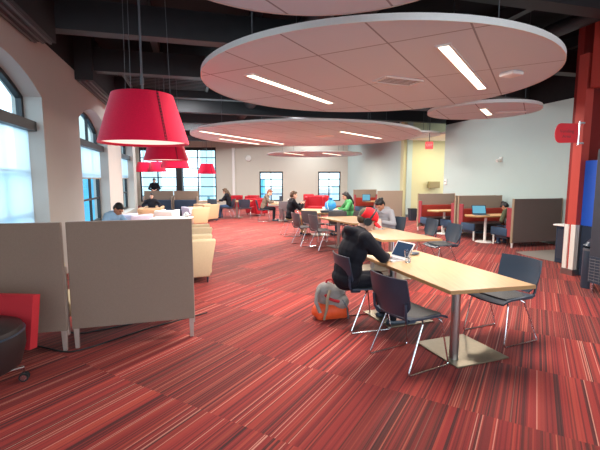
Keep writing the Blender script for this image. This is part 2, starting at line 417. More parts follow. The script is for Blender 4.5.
# arched windows: frame, glass, shade cassette, roller shade
def bar(bm, p, q_, w, d):      # square bar of the wall's own directions
    p, q_ = V(p), V(q_); dd = (q_ - p).normalized(); n = -ER
    x = dd.cross(n).normalized() * w / 2; y = n * d / 2
    rings(bm, [[c + x + y, c - x + y, c - x - y, c + x - y] for c in (p, q_)])
for i, (a, b) in enumerate(WIN_S):
    n = .3; fr = B()
    K = 18; ss = [a + .03 + (b - a - .06) * (.5 - .5 * math.cos(PI * k / K)) for k in range(K + 1)]
    pts = [LW(s, n, arch(s, a, b) - .035) for s in ss]
    for k in range(K): bar(fr, pts[k], pts[k + 1], .08, .08)
    bar(fr, LW(a + .035, n, SILL), LW(a + .035, n, arch(a, a, b)), .08, .08); bar(fr, LW(b - .035, n, SILL), LW(b - .035, n, arch(b, a, b)), .08, .08)
    m = (a + b) / 2
    for s in (a + (b - a) / 3, a + 2 * (b - a) / 3): bar(fr, LW(s, n, SILL), LW(s, n, arch(s, a, b) - .05), .05, .06)
    bar(fr, LW(a, n, SILL + .04), LW(b, n, SILL + .04), .08, .08)
    for z in (1.2, 1.85): bar(fr, LW(a, n, z), LW(b, n, z), .045, .06)
    w = struct('window_%d' % (i + 1), fr, MBK)
    g = B(); vs = [g.verts.new(LW(s, n, SILL)) for s in (ss[0], ss[-1])] + [g.verts.new(p) for p in pts[::-1]]; g.faces.new(vs)
    obj('glass', g, MGLB, w)
    c = B(); bar(c, LW(a + .02, .17, 2.54), LW(b - .02, .17, 2.54), .15, .16); obj('shade_cassette', c, MBK, w)
    z0 = (.9, .66, 1.74, 1.74)[i]
    sh = B(); sv = [sh.verts.new(LW(s, .2, z)) for s, z in ((a + .07, z0), (b - .07, z0), (b - .07, 2.5), (a + .07, 2.5))]; sh.faces.new(sv)
    so = obj('roller_shade', sh, MSHADE, w)
    hb = B(); bar(hb, LW(a + .07, .2, z0), LW(b - .07, .2, z0), .03, .02); obj('hem_bar', hb, MTAUPEL, w)

def grid_window(name, x0, x1, y, z0, z1, xs, zs, top=.14):
    fr = B()
    def bx(xa, xb, za, zb, d=.1): box(fr, ((xa + xb) / 2, y + .12, (za + zb) / 2), (xb - xa, d, zb - za))
    bx(x0, x1, z1 - top, z1); bx(x0, x1, z0, z0 + .07); bx(x0, x0 + .08, z0, z1); bx(x1 - .08, x1, z0, z1)
    for x in xs: bx(x - .035, x + .035, z0, z1, .08)
    for z in zs: bx(x0, x1, z - .03, z + .03, .08)
    w = struct(name, fr, MBK)
    g = B(); box(g, ((x0 + x1) / 2, y + .13, (z0 + z1) / 2), (x1 - x0 - .04, .01, z1 - z0 - .04)); obj('glass', g, MGL, w)
def wall_open(name, x0, x1, y, zt, holes, m):
    bm = B(); xs = x0
    for a, b, z0, z1 in holes:
        box(bm, ((xs + a) / 2, y + .15, zt / 2), (a - xs, .3, zt)); box(bm, ((a + b) / 2, y + .15, z0 / 2), (b - a, .3, z0))
        box(bm, ((a + b) / 2, y + .15, (z1 + zt) / 2), (b - a, .3, zt - z1)); xs = b
    box(bm, ((xs + x1) / 2, y + .15, zt / 2), (x1 - xs, .3, zt)); return struct(name, bm, m)
YF = 26.
wall_open('wall_far', -10.9, 3.2, YF, 4.7, [(-10.35, -5.4, .25, 3.74), (-2.62, -1.1, .3, 2.2), (1.17, 2.62, .3, 2.2)], MW)
grid_window('window_5', -10.35, -5.4, YF, .25, 3.74, [-9.2, -8.0, -6.6], [.62, 1.22, 1.82, 2.42, 3.08], .2)
grid_window('window_6', -2.62, -1.1, YF, .3, 2.2, [-1.88], [.75, 1.22, 1.7], .1)
grid_window('window_7', 1.17, 2.62, YF, .3, 2.2, [1.88], [.75, 1.22, 1.7], .1)
bm = B(); box(bm, (-4.27, YF - .06, 1.85), (.16, .12, 3.7)); struct('wall_edge_highlight', bm, MWHT)  # white strip standing in for the wall edge catching light
bm = B(); wall_quad(bm, (-10.6, 16.3), (-10.6, 26.3), 0, 4.7, -.2); struct('wall_alcove', bm, MW)
bm = B(); wall_quad(bm, (-10.6, 16.9), LW(11.2, .36, 0), 0, 4.7, -.2); struct('wall_return', bm, MW)
bm = B(); wall_quad(bm, (3.05, 26.1), (4.76, 18.0), 0, 4.7, -.25); struct('wall_right_far', bm, MWR)
bm = B(); wall_quad(bm, (4.6, 18.0), (8., 18.9), 0, 4.7, -.25); struct('wall_hall', bm, MY)
bm = B(); wall_quad(bm, (4.77, 17.99), (8., 18.85), 0, .13, .02); struct('baseboard_hall', bm, MGRYP)
RC = V((5.44, 15.25, 0))
def RW(t): return RC - EF * t          # along the right wall towards the camera
bm = B(); wall_quad(bm, RW(0), RW(9.), 0, 3.72, -.25); struct('wall_right', bm, MWR)
bm = B(); wall_quad(bm, RW(0), RW(9.), 3.72, 4.7, -.25); struct('added_bulkhead_right', bm, MCE)  # added dark closure over the wall, blocks leaking daylight
bm = B(); wall_quad(bm, RW(0) + ER * .25 , RW(0) + ER * 2.4, 0, 4.7, -.2); struct('wall_hall_side', bm, MY)
# hall soffit over the corridor mouth
bm = B(); prism(bm, [(4.78, 17.9), (5.5, 15.3), (7.6, 15.9), (7.6, 18.6)], 3.42, 3.5); struct('ceiling_hall', bm, MWHT)
# red column with pale cladding, and the red portal beside it
CC = V((4.94, 7.14, 0)); CH_ = .085; AR = rotz(ANG)
bm = B(); box(bm, CC + V((0, 0, 1.92)), (2 * CH_, 2 * CH_, 3.84), AR); col = struct('column', bm, MRED)
def clad(x0, x1, f, m, name):
    b = B()
    if f == 'f': c = ER * (x0 + x1) / 2 - EF * (CH_ + .012); s = (x1 - x0, .024, .8)
    else: c = -ER * (CH_ + .012) + EF * (x0 + x1) / 2; s = (.024, x1 - x0, .8)
    box(b, CC + c + V((0, 0, .51)), s, AR); obj(name, b, m, col)
clad(.028, .109, 'l', MCLAD, 'cladding_strip'); clad(-.109, -.02, 'l', MCLAD, 'cladding_strip')
clad(-.085, -.02, 'f', MCLAD, 'cladding_strip'); clad(-.02, .085, 'f', MSTEEL, 'cladding_strip')
b = B(); box(b, CC + V((0, 0, .055)), (.24, .24, .11), AR); obj('column_foot', b, MSTEEL, col)
bm = B(); c = CC - EF * 2.9 + ER * .0 + V((0, 0, 3.95)); box(bm, c, (.17, 5.5, 1.4), AR); struct('beam_red', bm, MRED)
bm = B(); wall_quad(bm, CC + ER * .0 + EF * .09, CC + ER * 4.2 + EF * .09, 0, 4.7, -.12); struct('wall_red', bm, MREDD)
bm = B(); wall_quad(bm, (8.6, -1), (8.6, 8.4), 0, 4.7, .2); struct('added_wall_right_near', bm, MWR)  # unseen wall added to hold back outside light
# dark open ceiling: beams, joists, grille, boxes over the windows
for s in (-5.2, -2.6, .05, 2.5, 4.9, 7.4, 10., 12.6, 15.2, 17.8):
    bm = B(); box(bm, LW(s, 0, 4.2) + ER * 7.2 + EF * .2, (14.4 if s < 10 else 13, .26, .46), AR); struct('ceiling_beam', bm, MBE)
for x in (1.6, 3.4, 5.2, 7.6, 10.):
    bm = B(); box(bm, LW(4, 0, 4.53) + ER * x, (.14, 24, .2), AR); struct('ceiling_joist', bm, MBE)
bm = B()
for k in range(12): box(bm, LW(2.95 + k * .16, 0, 4.18) + ER * 1.75, (2.0, .05, .1), AR)
for x in (.78, 2.72): box(bm, LW(3.83, 0, 4.18) + ER * x, (.06, 1.9, .14), AR)
struct('ceiling_grille', bm, MBE)
for s0, s1 in ((-7.6, -4.4), (-2.6, .12), (2.45, 5.5), (7.6, 10.6)):
    bm = B(); box(bm, LW((s0 + s1) / 2, 0, 4.2) + ER * .17, (.34, s1 - s0, .9), AR); o = struct('ceiling_soffit', bm, MBE)
    t = B()
    for k in range(3): box(t, LW((s0 + s1) / 2, 0, 3.735) + ER * (.07 + k * .1), (.035, s1 - s0 - .06, .03), AR)
    obj('soffit_track', t, MGRYP, o)
for r, x, z in ((.2, 4.3, 4.35), (.13, 8.7, 4.4)):
    bm = B(); cyl(bm, LW(-6, 0, z) + ER * x, LW(17, 0, z) + ER * x, r, n=24); o = struct('ceiling_duct', bm, MBE, smooth=True)
# the world outside the windows
bm = B(); prism(bm, [(-60, -20), (60, -20), (60, 90), (-60, 90)], -.4, -.3); struct('exterior_ground', bm, mat('outside_paving', (150, 156, 160), .9))
MOUT = mat('outside_blue_facade', (96, 184, 220), .6, var=.3, scale=1.5)
MOUT2 = mat('outside_pale_facade', (206, 240, 248), .7, var=.2, scale=1.)
bm = B(); box(bm, LW(2, 9, .8), (1, 26, 2.2), AR); struct('exterior_hedge_wall', bm, MOUT)
for x0, x1, y in ((-12.9, -12.0, 34), (-7.9, -6.9, 33)):
    bm = B(); box(bm, ((x0 + x1) / 2, y, 3.), (x1 - x0, 2, 6.4)); o = struct('exterior_facade', bm, MOUT2)
bm = B(); box(bm, (-3.7, 37, .5), (.8, 2, 2.4)); struct('exterior_facade', bm, MOUT)
bm = B(); box(bm, (3.7, 40, .2), (1.0, 2, 1.8)); struct('exterior_facade', bm, MOUT2)
bm = B(); box(bm, LW(10.3, 3.6, .8), (5.6, .3, 2.3), AR); struct('exterior_screen', bm, MOUT)
# ------------------------------------------------------------------ suspended ceiling discs
def strip(bmS, bmF, a, b, w, z):
    a, b = V((a[0], a[1], 0)), V((b[0], b[1], 0)); d = (b - a); L = d.length; R = rotz(math.atan2(d.y, d.x)); c = (a + b) / 2
    box(bmS, c + V((0, 0, z - .006)), (L, w, .012), R)
    for s in (-1, 1): box(bmF, c + R @ V((0, s * (w / 2 + .012), 0)) + V((0, 0, z - .008)), (L + .05, .02, .016), R)
    for s in (-1, 1): box(bmF, c + R @ V((s * (L / 2 + .012), 0, 0)) + V((0, 0, z - .008)), (.02, w + .05, .016), R)
LAMPS = []
def disc(label, c, r, z, strips, vents=()):
    t = thing('ceiling_disc', label, 'ceiling panel', (c[0], c[1], z), 0, 'suspended round ceiling panels')
    b = B(); lathe(b, [(r - .012, 0), (r - .012, .05)], 96); obj('tile_face', b, MTILE, t)
    b = B(); rings(b, [[V((rr * math.cos(2 * PI * k / 96), rr * math.sin(2 * PI * k / 96), zz)) for k in range(96)] for rr, zz in ((r - .012, -.004), (r, -.004), (r, .055), (r - .012, .055))], caps=False); obj('rim', b, MRIM, t, True, auto=30)
    for a, e in strips:
        s, f = B(), B(); strip(s, f, (a[0] - c[0], a[1] - c[1]), (e[0] - c[0], e[1] - c[1]), .1, 0)
        fo = obj('light_fixture', f, MRIM, t); obj('light_diffuser', s, MSTRIP, fo)
        LAMPS.append((a, e, z))
    for a, e, w in vents:
        a, e = V((a[0] - c[0], a[1] - c[1], 0)), V((e[0] - c[0], e[1] - c[1], 0)); d = e - a; R = rotz(math.atan2(d.y, d.x)); m = (a + e) / 2; v = B()
        for s in (-1, 1):
            box(v, m + R @ V((0, s * w / 2, -.008)), (d.length, .03, .02), R); box(v, m + R @ V((s * d.length / 2, 0, -.008)), (.03, w, .02), R)
        for k in range(5): box(v, m + R @ V((0, -w / 2 + w * (k + .5) / 5, -.004)), (d.length, .012, .012), R)
        vo = obj('vent_grille', v, MRIM, t); v = B(); box(v, m + V((0, 0, -.0015)), (d.length - .02, w - .02, .003), R); obj('vent_throat', v, MTAUPE, vo)
    for k in range(4):
        a = k * PI / 2 + .6; w = B(); cyl(w, (r * .8 * math.cos(a), r * .8 * math.sin(a), .05), (r * .8 * math.cos(a), r * .8 * math.sin(a), 4.7 - z), .006, n=6); obj('hanger_rod', w, MGRYP, t)
    return t
disc('large round tiled ceiling panel with two light strips and a vent, above the near table', (.95, 5.64), 2.24, 3.0,
     [((-.62, 5.1), (.52, 6.95)), ((1.38, 4.02), (2.58, 5.85))], [((1.02, 5.32), (1.55, 5.55), .3)])
disc('widest round ceiling panel with three long light strips, above the middle tables', (.16, 12.45), 3.4, 3.0,
     [((-2.67, 10.9), (-.6, 14.9)), ((-2.55, 12.9), (-1.5, 14.9)), ((1.1, 11.0), (2.55, 12.85))])
disc('far oval-looking ceiling panel hanging before the far wall windows', (.76, 21.5), 2.5, 3.0,
     [((-.8, 19.7), (.2, 21.6)), ((1.1, 19.9), (2.2, 21.8))])
disc('small round ceiling panel with one short light, close to the pale right wall', (3.66, 8.25), 1.05, 3.06,
     [((3.5, 7.85), (3.95, 8.55))], [((3.98, 8.3), (4.5, 8.2), .1)])
disc('round ceiling panel cut off by the top edge of the photo', (.1, 2.15), 1.17, 3.0, [])
disc('small higher ceiling panel at the mouth of the yellow corridor', (4.0, 15.5), 1.3, 3.36, [((3.55, 14.9), (3.95, 15.5))])
t = thing('wireless_access_point', 'white wireless access point under the large near ceiling panel', 'access point', (2.55, 5.0, 2.975), .4)
b = B(); box(b, (0, 0, 0), (.2, .2, .045), None, .018); obj('housing', b, MWHT, t, True)
b = B(); cyl(b, (0, 0, .02), (0, 0, .026), .06); obj('mount', b, MGRYP, t)
t = thing('ceiling_sensor', 'bright round air diffuser under the widest ceiling panel', 'air diffuser', (.75, 12.2, 2.985))
b = B(); lathe(b, [(.02, -.012), (.2, -.006), (.27, .006), (.27, .014)], 32); obj('louvre', b, MWHT, t, True)
# ------------------------------------------------------------------ writing helper
def text_mesh(body, size, extrude=.001, align='CENTER'):
    cu = bpy.data.curves.new('t', 'FONT'); cu.body = body; cu.size = size; cu.extrude = extrude; cu.align_x = align; cu.align_y = 'CENTER'; cu.resolution_u = 3
    o = bpy.data.objects.new('t', cu); COL.objects.link(o); dg = bpy.context.evaluated_depsgraph_get()
    me = bpy.data.meshes.new_from_object(o.evaluated_get(dg)); bpy.data.objects.remove(o); bpy.data.curves.remove(cu); return me
def put_text(name, body, size, m, parent, loc, rot, ext=.001):
    me = text_mesh(body, size, ext); me.materials.clear(); me.materials.append(m)
    o = bpy.data.objects.new(name, me); COL.objects.link(o); o.parent = parent; o.location = loc; o.rotation_euler = rot; return o
t = thing('exit_sign', 'glowing pink red exit sign hanging at the corridor mouth', 'exit sign', (4.64, 14.6, 2.92), 0)
b = B(); box(b, (0, 0, 0), (.27, .05, .26), None, .008); obj('housing', b, MEXIT, t)
put_text('lettering', 'EXIT', .11, MRIM, t, (0, -.027, 0), (PI / 2, 0, 0))
b = B(); cyl(b, (0, 0, .13), (0, 0, 1.78), .012); obj('stem', b, MGRYP, t)
t = thing('blade_sign', 'red blade sign with rounded end bracketed on the red column', 'sign', (4.75, 6.98, 2.5), 0)
b = B(); pts = [(0, -.16), (0, .16), (-.3, .165)] + [(-.3 - .09 * math.sin(PI * k / 8), .165 * math.cos(PI * k / 8)) for k in range(1, 8)] + [(-.3, -.165)]
f = [b.verts.new((x, -.008, z)) for x, z in pts]; g = [b.verts.new((x, .008, z)) for x, z in pts]; b.faces.new(f); b.faces.new(g[::-1])
for k in range(len(pts)): b.faces.new((f[k], f[(k + 1) % len(pts)], g[(k + 1) % len(pts)], g[k]))
obj('sign_panel', b, mat('sign_red', (214, 24, 38), .5), t)
MLET = mat('sign_letter', (120, 40, 44), .5)
put_text('lettering', 'Vending', .075, MLET, t, (-.19, -.0095, .03), (PI / 2, 0, 0)); put_text('lettering', 'Area', .075, MLET, t, (-.19, -.0095, -.055), (PI / 2, 0, 0))
b = B(); cyl(b, (.02, 0, -.2), (.02, 0, .2), .016); box(b, (.06, 0, .17), (.1, .03, .03)); box(b, (.06, 0, -.17), (.1, .03, .03)); obj('bracket', b, MCHR, t)
# small fittings on the walls
def on_right(t_, z): return RW(t_) - ER * .0 + V((0, 0, z))
p = on_right(2.9, 2.32); t = thing('wall_camera', 'small white security camera on the pale right wall', 'camera', p, ANG)
b = B(); box(b, (-.02, 0, 0), (.04, .12, .14), None, .01); obj('mount', b, MWHT, t)
b = B(); cyl(b, (-.03, 0, 0), (-.16, 0, -.05), .05); obj('camera_body', b, MCLAD, t)
p = RW(.0) + V((0, 0, 1.62)); t = thing('thermostat', 'small white thermostat at the end of the right wall by the corridor', 'thermostat', p, ANG)
b = B(); box(b, (-.02, -.16, 0), (.04, .14, .2), None, .008); obj('housing', b, MWHT, t)
b = B(); box(b, (-.042, -.16, .0), (.004, .09, .03)); obj('display', b, MGRYP, t)
t = thing('wall_speaker', 'round pale speaker high on the far wall above the tables', 'speaker', (-3.3, 25.98, 3.03))  # speaker mounted on the far wall, not on the ceiling
b = B(); cyl(b, (0, 0, 0), (0, -.1, 0), .2, .17, 28); obj('housing', b, MWHT, t, True)
b = B(); cyl(b, (0, -.1, 0), (0, -.115, 0), .13, .12, 24); obj('grille', b, MCLAD, t, True)
t = thing('fire_cabinet', 'khaki cabinet on the yellow corridor wall above the booth', 'cabinet', (6.05, 18.28, 1.46), ANG)
b = B(); box(b, (0, -.06, 0), (.56, .14, .3), None, .01); obj('housing', b, mat('khaki_paint', (150, 136, 92), .6), t)
b = B(); box(b, (0, -.135, 0), (.5, .012, .24)); obj('door', b, mat('khaki_paint_dark', (134, 120, 80), .6), t)
# ------------------------------------------------------------------ sled chairs
def make_chair(name, label, shell, group):
    t = thing(name, label, 'chair', (0, 0, 0), 0, group)
    b = B()
    sheet(b, lambda u, v: ((u - .5) * (.44 + .03 * math.sin(PI * v)), -.2 + .44 * v, .452 + .012 * (2 * u - 1) ** 2 - .035 * max(0, v - .75) ** 2 * 16 + .01 * (1 - v)), 8, 10, .016)
    obj('seat', b, shell, t, True)
    b = B(); sheet(b, lambda u, v: ((u - .5) * .39, -.16 + .34 * v, .464 + .006 * (2 * u - 1) ** 2), 6, 6, .012); obj('seat_pad', b, MSEAT, t, True)
    def bk(u, v):
        w = .30 + .15 * min(1, v / .28) if v < .28 else .45 + .015 * math.sin(PI * (v - .28) / .72)
        x = (u - .5) * w; return (x, -.215 - .085 * v + .9 * x * x - .012 * math.sin(PI * v), .485 + .345 * v)
    b = B(); sheet(b, bk, 10, 14, .014); obj('backrest', b, shell, t, True)
    for s in (-1, 1):
        b = B(); tube(b, [(s * .17, -.10, .437), (s * .185, -.2, .445), (s * .195, -.225, .50), (s * .2, -.235, .62)], .013, 8); obj('back_upright', b, shell, t, True)
    for s in (-1, 1):
        b = B(); tube(b, fillet([(s * .19, -.03, .438), (s * .215, -.05, .425), (s * .25, -.235, .009), (s * .25, .235, .009), (s * .215, .165, .42), (s * .17, .15, .434)], .035), .0075, 8); obj('sled_frame', b, MCHR, t, True)
    b = B(); cyl(b, (-.19, -.03, .438), (.19, -.03, .438), .0075, n=8); cyl(b, (-.17, .15, .434), (.17, .15, .434), .0075, n=8); obj('cross_bar', b, MCHR, t, True)
    return t
GC = 'sled base chairs around the study tables'
ch0 = make_chair('sled_chair', 'black sled chair with its back to the camera, empty, at the near table', MBLK, GC)
ch0.location = (1.03, 3.66, 0); ch0.scale = (1.07, 1.07, 1.04); ch0.rotation_euler = (0, 0, face(.88, .48))
def chair(x, y, f, label): return copy_tree(ch0, (x, y, 0), face(*f), label)
chair(.73, 4.62, (.96, .28), 'black sled base chair under the man in the red cap')
chair(2.2, 4.25, (-.91, -.4), 'black sled base chair, empty, at the right long side of the near table')
chair(2.72, 7.6, (-.97, -.2), 'black sled base chair at the second table, nearer of two seen beyond its pointed corner')
chair(2.6, 8.55, (-.97, -.2), 'black sled base chair at the second table, farther of two beyond its pointed corner')
chair(-3.15, 17.55, (-.98, .15), 'dark sled base chair under the person in black at the back left table')
chair(-2.35, 17.2, (.05, 1.), 'empty dark sled chair turned away from the camera at the back left table')
chair(-1.5, 16.4, (.98, .15), 'dark sled base chair under the person in grey and brown')
chair(1.62, 12.25, (-.97, -.12), 'dark sled base chair under the person in the green top')
chair(2.02, 8.95, (-.72, -.7), 'dark sled base chair under the person in the grey hoodie')
chg = make_chair('sled_chair', 'grey sled base chair at the near left tip of the third table', MGRYP, GC)
chg.location = (.55, 9.7, 0); chg.scale = (1.07, 1.07, 1.04); chg.rotation_euler = (0, 0, face(.9, .4))
def gchair(x, y, f, label): return copy_tree(chg, (x, y, 0), face(*f), label)
gchair(.38, 11.1, (.5, .86), 'grey sled chair between the third and fourth tables, left of the third table tip')
gchair(.98, 10.95, (-.1, 1.), 'grey sled base chair between the third and fourth tables, under the dark folio case')
gchair(-.32, 12.1, (.96, .28), 'grey sled base chair under the man in the black jacket')
gchair(-.55, 15.7, (.1, 1.), 'grey sled chair turned away from the camera at the table with the dark flask')
gchair(.12, 10.35, (.9, .42), 'grey sled chair left of the third table, nearest the man in black')
gchair(1.58, 11.0, (-.3, .95), 'grey sled base chair beneath the right part of the fourth table')
gchair(-.1, 16.4, (-.95, .2), 'grey sled base chair at the right end of the table with the dark flask')
# ------------------------------------------------------------------ study tables
GT = 'pale wood study tables'
def table(label, poly, posts, plate=.62):
    cx = sum(p[0] for p in poly) / len(poly); cy = sum(p[1] for p in poly) / len(poly)
    t = thing('study_table', label, 'table', (cx, cy, 0), 0, GT)
    q_ = [(x - cx, y - cy) for x, y in poly]
    def off(d):
        out = []; n = len(q_)
        for i in range(n):
            a, p, c = V(q_[i - 1] + (0,)), V(q_[i] + (0,)), V(q_[(i + 1) % n] + (0,))
            e1, e2 = (p - a).normalized(), (c - p).normalized(); n1, n2 = V((e1.y, -e1.x, 0)), V((e2.y, -e2.x, 0))
            m = (n1 + n2).normalized(); out.append(tuple((p + m * d / max(.3, m.dot(n1)))[:2]))
        return out
    b = B(); prism(b, q_, .728, .741); obj('tabletop', b, MWOOD, t)
    b = B(); prism(b, off(.003), .706, .738); obj('edge_band', b, MWOODE, t)
    for (px, py), (bx_, by_), ang in posts:
        b = B(); cyl(b, (px - cx, py - cy, .01), (px - cx, py - cy, .706), .042, n=24); obj('post', b, MSTEEL, t, True)
        b = B(); box(b, (bx_ - cx, by_ - cy, .008), (plate, plate, .014), rotz(ang), .004); obj('base_plate', b, MPLATE, t)
    return t
table('near pale wood study table with laptop, glass and dark pouch on it', [(1.33, 3.43), (2.19, 3.63), (1.6, 5.46), (.78, 5.18), (.95, 4.4)][0:4], [((1.47, 3.66), (1.62, 3.87), .35), ((1.13, 4.78), (1.22, 4.86), .35)])
table('second pale wood study table, its pointed corner reaching right behind the near table', [(1.34, 6.4), (2.34, 6.52), (1.66, 8.3), (.92, 7.8)], [((1.6, 6.95), (1.6, 6.95), .4), ((1.4, 7.6), (1.4, 7.6), .4)])
table('third pale wood study table, left of the red cap, with steel post in view', [(.44, 10.35), (1.16, 8.82), (1.85, 9.1), (1.45, 10.6)], [((.98, 10.1), (1.0, 10.1), .5)], .5)
table('fourth pale study table between the man in black and the person in green', [(-.05, 12.5), (.5, 11.5), (1.35, 11.6), (1.15, 13.1), (.1, 13.3)], [((.6, 12.3), (.6, 12.3), .3)], .5)
table('far pale study table carrying a dark flask and cup', [(-1.15, 16.0), (-.2, 16.0), (-.2, 17.2), (-1.15, 17.2)], [((-.65, 16.6), (-.65, 16.6), .3)], .5)
table('far left study table with pole leg beside the person in black', [(-3.05, 17.6), (-2.2, 17.6), (-2.2, 18.6), (-3.05, 18.6)], [((-2.83, 17.9), (-2.8, 18.0), 0)], .4)
table('farthest left study table carrying a teal laptop before the big window', [(-4.6, 17.6), (-3.55, 17.6), (-3.55, 18.5), (-4.6, 18.5)], [((-4.0, 18.0), (-4.0, 18.0), 0)], .4)
# ------------------------------------------------------------------ things on the tables
def laptop(label, loc, rot, open_deg=110, screen=MSCRD, body=MALU, w=.32, d=.22, g='open laptops'):
    t = thing('laptop', label, 'laptop', loc, rot, g)
    b = B(); prism(b, rounded(w, d, .012), 0, .014); obj('base', b, body, t)
    b = B(); box(b, (0, .02, .0155), (w * .86, d * .5, .003)); obj('keyboard', b, MGRYP, t)
    R = M.Translation((0, d / 2, .014)) @ M.Rotation(math.radians(90 - open_deg + 0), 4, 'X')
    R = M.Translation((0, d / 2, .012)) @ M.Rotation(-math.radians(open_deg - 90), 4, 'X')
    b = B(); box(b, (0, .004, d / 2), (w, .008, d), None, .003); bmesh.ops.transform(b, matrix=R, verts=b.verts[:]); lid = obj('lid', b, body, t)
    b = B(); box(b, (0, -.0008, d / 2 + .004), (w * .9, .002, d * .84)); bmesh.ops.transform(b, matrix=R, verts=b.verts[:]); obj('screen', b, screen, lid)
    return t
laptop('pale laptop with dark screen in front of the man in the red cap', (1.12, 4.83, .741), face(.9, .43), 122)
t = thing('drinking_glass', 'clear drinking glass beside the laptop on the near table', 'glass', (1.27, 4.63, .7415))
b = B(); lathe(b, [(.026, .002), (.034, .002), (.043, .15), (.04, .15), (.031, .01), (.002, .01)], 28); obj('tumbler', b, mat('clear_plastic', (235, 238, 240), .05, trans=1.), t, True)
b = B(); lathe(b, [(.001, .0115), (.0305, .0115), (.034, .06), (.001, .06)], 24); obj('water', b, mat('water', (240, 246, 250), .02, trans=1.), t, True)
t = thing('pouch', 'flat black zipped pouch behind the glass on the near table', 'pouch', (1.47, 5.12, .7415), .5)
b = B(); ell(b, (0, 0, .02), (.1, .06, .02)); obj('pouch_body', b, MBLK, t, True)
b = B(); tube(b, [(.1 * math.cos(a), .06 * math.sin(a), .021) for a in [k * PI / 12 for k in range(25)]], .003, 6); obj('zip', b, MGRYP, t)
laptop('silver laptop with bright back before the person in the grey hoodie', (1.5, 7.85, .741), face(-.5, -.85), 105, MSCRD)
laptop('small white laptop before the person in the green top', (1.0, 12.2, .741), face(-.96, .1), 105, MSCR, MWHT)
laptop('teal-grey laptop on the farthest left table', (-3.9, 17.75, .741), face(-.95, .1), 105, MSCR, mat('teal_lid', (110, 140, 144), .5))
t = thing('folio_case', 'long dark folio case lying on the near edge of the fourth table', 'case', (.93, 11.72, .7415), .1)
b = B(); box(b, (0, 0, .035), (.66, .2, .07), None, .015); obj('case_body', b, MBLK, t)
b = B(); tube(b, fillet([(-.08, -.1, .04), (-.08, -.13, .04), (.08, -.13, .04), (.08, -.1, .04)], .02), .008); obj('handle', b, MRUB, t)
t = thing('drawstring_bag', 'bright blue drawstring bag on the far side of the fourth table', 'bag', (.98, 12.85, .741), .3)
b = B(); lathe(b, [(.02, .0), (.15, .01), (.19, .1), (.17, .22), (.07, .31), (.05, .33), (.08, .38), (.02, .37)], 20); obj('bag_body', b, mat('bright_blue_nylon', (40, 138, 206), .5, var=.2, scale=12), t, True)
b = B(); tube(b, [(.055 * math.cos(a), .055 * math.sin(a), .325) for a in [k * PI / 8 for k in range(16)]], .008, 6, True); obj('drawstring', b, MNAVY, t)
def cup(label, loc, m=MWHT, r=.04, h=.11, cat='cup'):
    t = thing('paper_cup' if h < .15 else 'flask', label, cat, loc)
    b = B(); lathe(b, [(r * .75, 0), (r, h)], 18); obj('cup_body' if h < .15 else 'flask_body', b, m, t, True)
    b = B(); lathe(b, [(r * 1.06, h), (r * 1.06, h + .012), (r * .7, h + .03)], 18); obj('lid', b, MBLK if h > .15 else MWHT, t, True)
cup('white cup near the middle of the fourth table', (.72, 12.1, .7412))
cup('dark flask standing on the far pale table', (-.8, 16.5, .7412), MBLK, .055, .26, 'flask')
cup('white cup right of the dark flask on the far table', (-.45, 16.45, .7412), MWHT, .06, .14)
# ------------------------------------------------------------------ backpack by the chair
t = thing('backpack', 'grey and orange backpack on the carpet behind the red-capped man', 'backpack', (.38, 4.84, 0), .25); t.scale = (1.04, 1.0, .86)
b = B(); ell(b, (0, 0, .13), (.23, .15, .14)); ell(b, (-.07, .0, .1), (.17, .14, .1)); ell(b, (.08, .0, .1), (.16, .14, .1)); box(b, (0, 0, .05), (.38, .22, .09), None, .03)
mobj('orange_base', bake(b, .012, 3), CORG, t)
b = B(); ell(b, (.02, .01, .3), (.18, .13, .2)); ell(b, (-.05, .02, .38), (.13, .11, .15)); ell(b, (.1, -.02, .24), (.12, .14, .12))
mobj('grey_body', bake(b, .012, 3), CGREYN, t)
b = B(); tube(b, [(-.13, .0, .45), (-.19, -.06, .40), (-.21, -.1, .28), (-.17, -.14, .14)], .022, 8); obj('shoulder_strap', b, CGREYN, t, True)
b = B(); tube(b, [(-.04, -.1, .44), (-.09, -.16, .34), (-.1, -.17, .2), (-.13, -.16, .04)], [.018, .02, .018, .012], 8); obj('shoulder_strap', b, MTAUPEL, t, True)
b = B(); tube(b, [(.1, -.13, .3), (.15, -.17, .2), (.17, -.16, .03)], .011, 8); obj('side_strap', b, MGRYP, t, True)
b = B(); tube(b, fillet([(-.06, 0, .5), (-.05, 0, .56), (.03, 0, .56), (.04, 0, .49)], .03), .011, 8); obj('grab_handle', b, MREDF, t, True)
b = B(); tube(b, [(-.1, -.1, .38), (-.06, -.125, .33), (0, -.14, .3), (.06, -.14, .28)], .02, 8); obj('red_lining', b, MREDF, t, True)
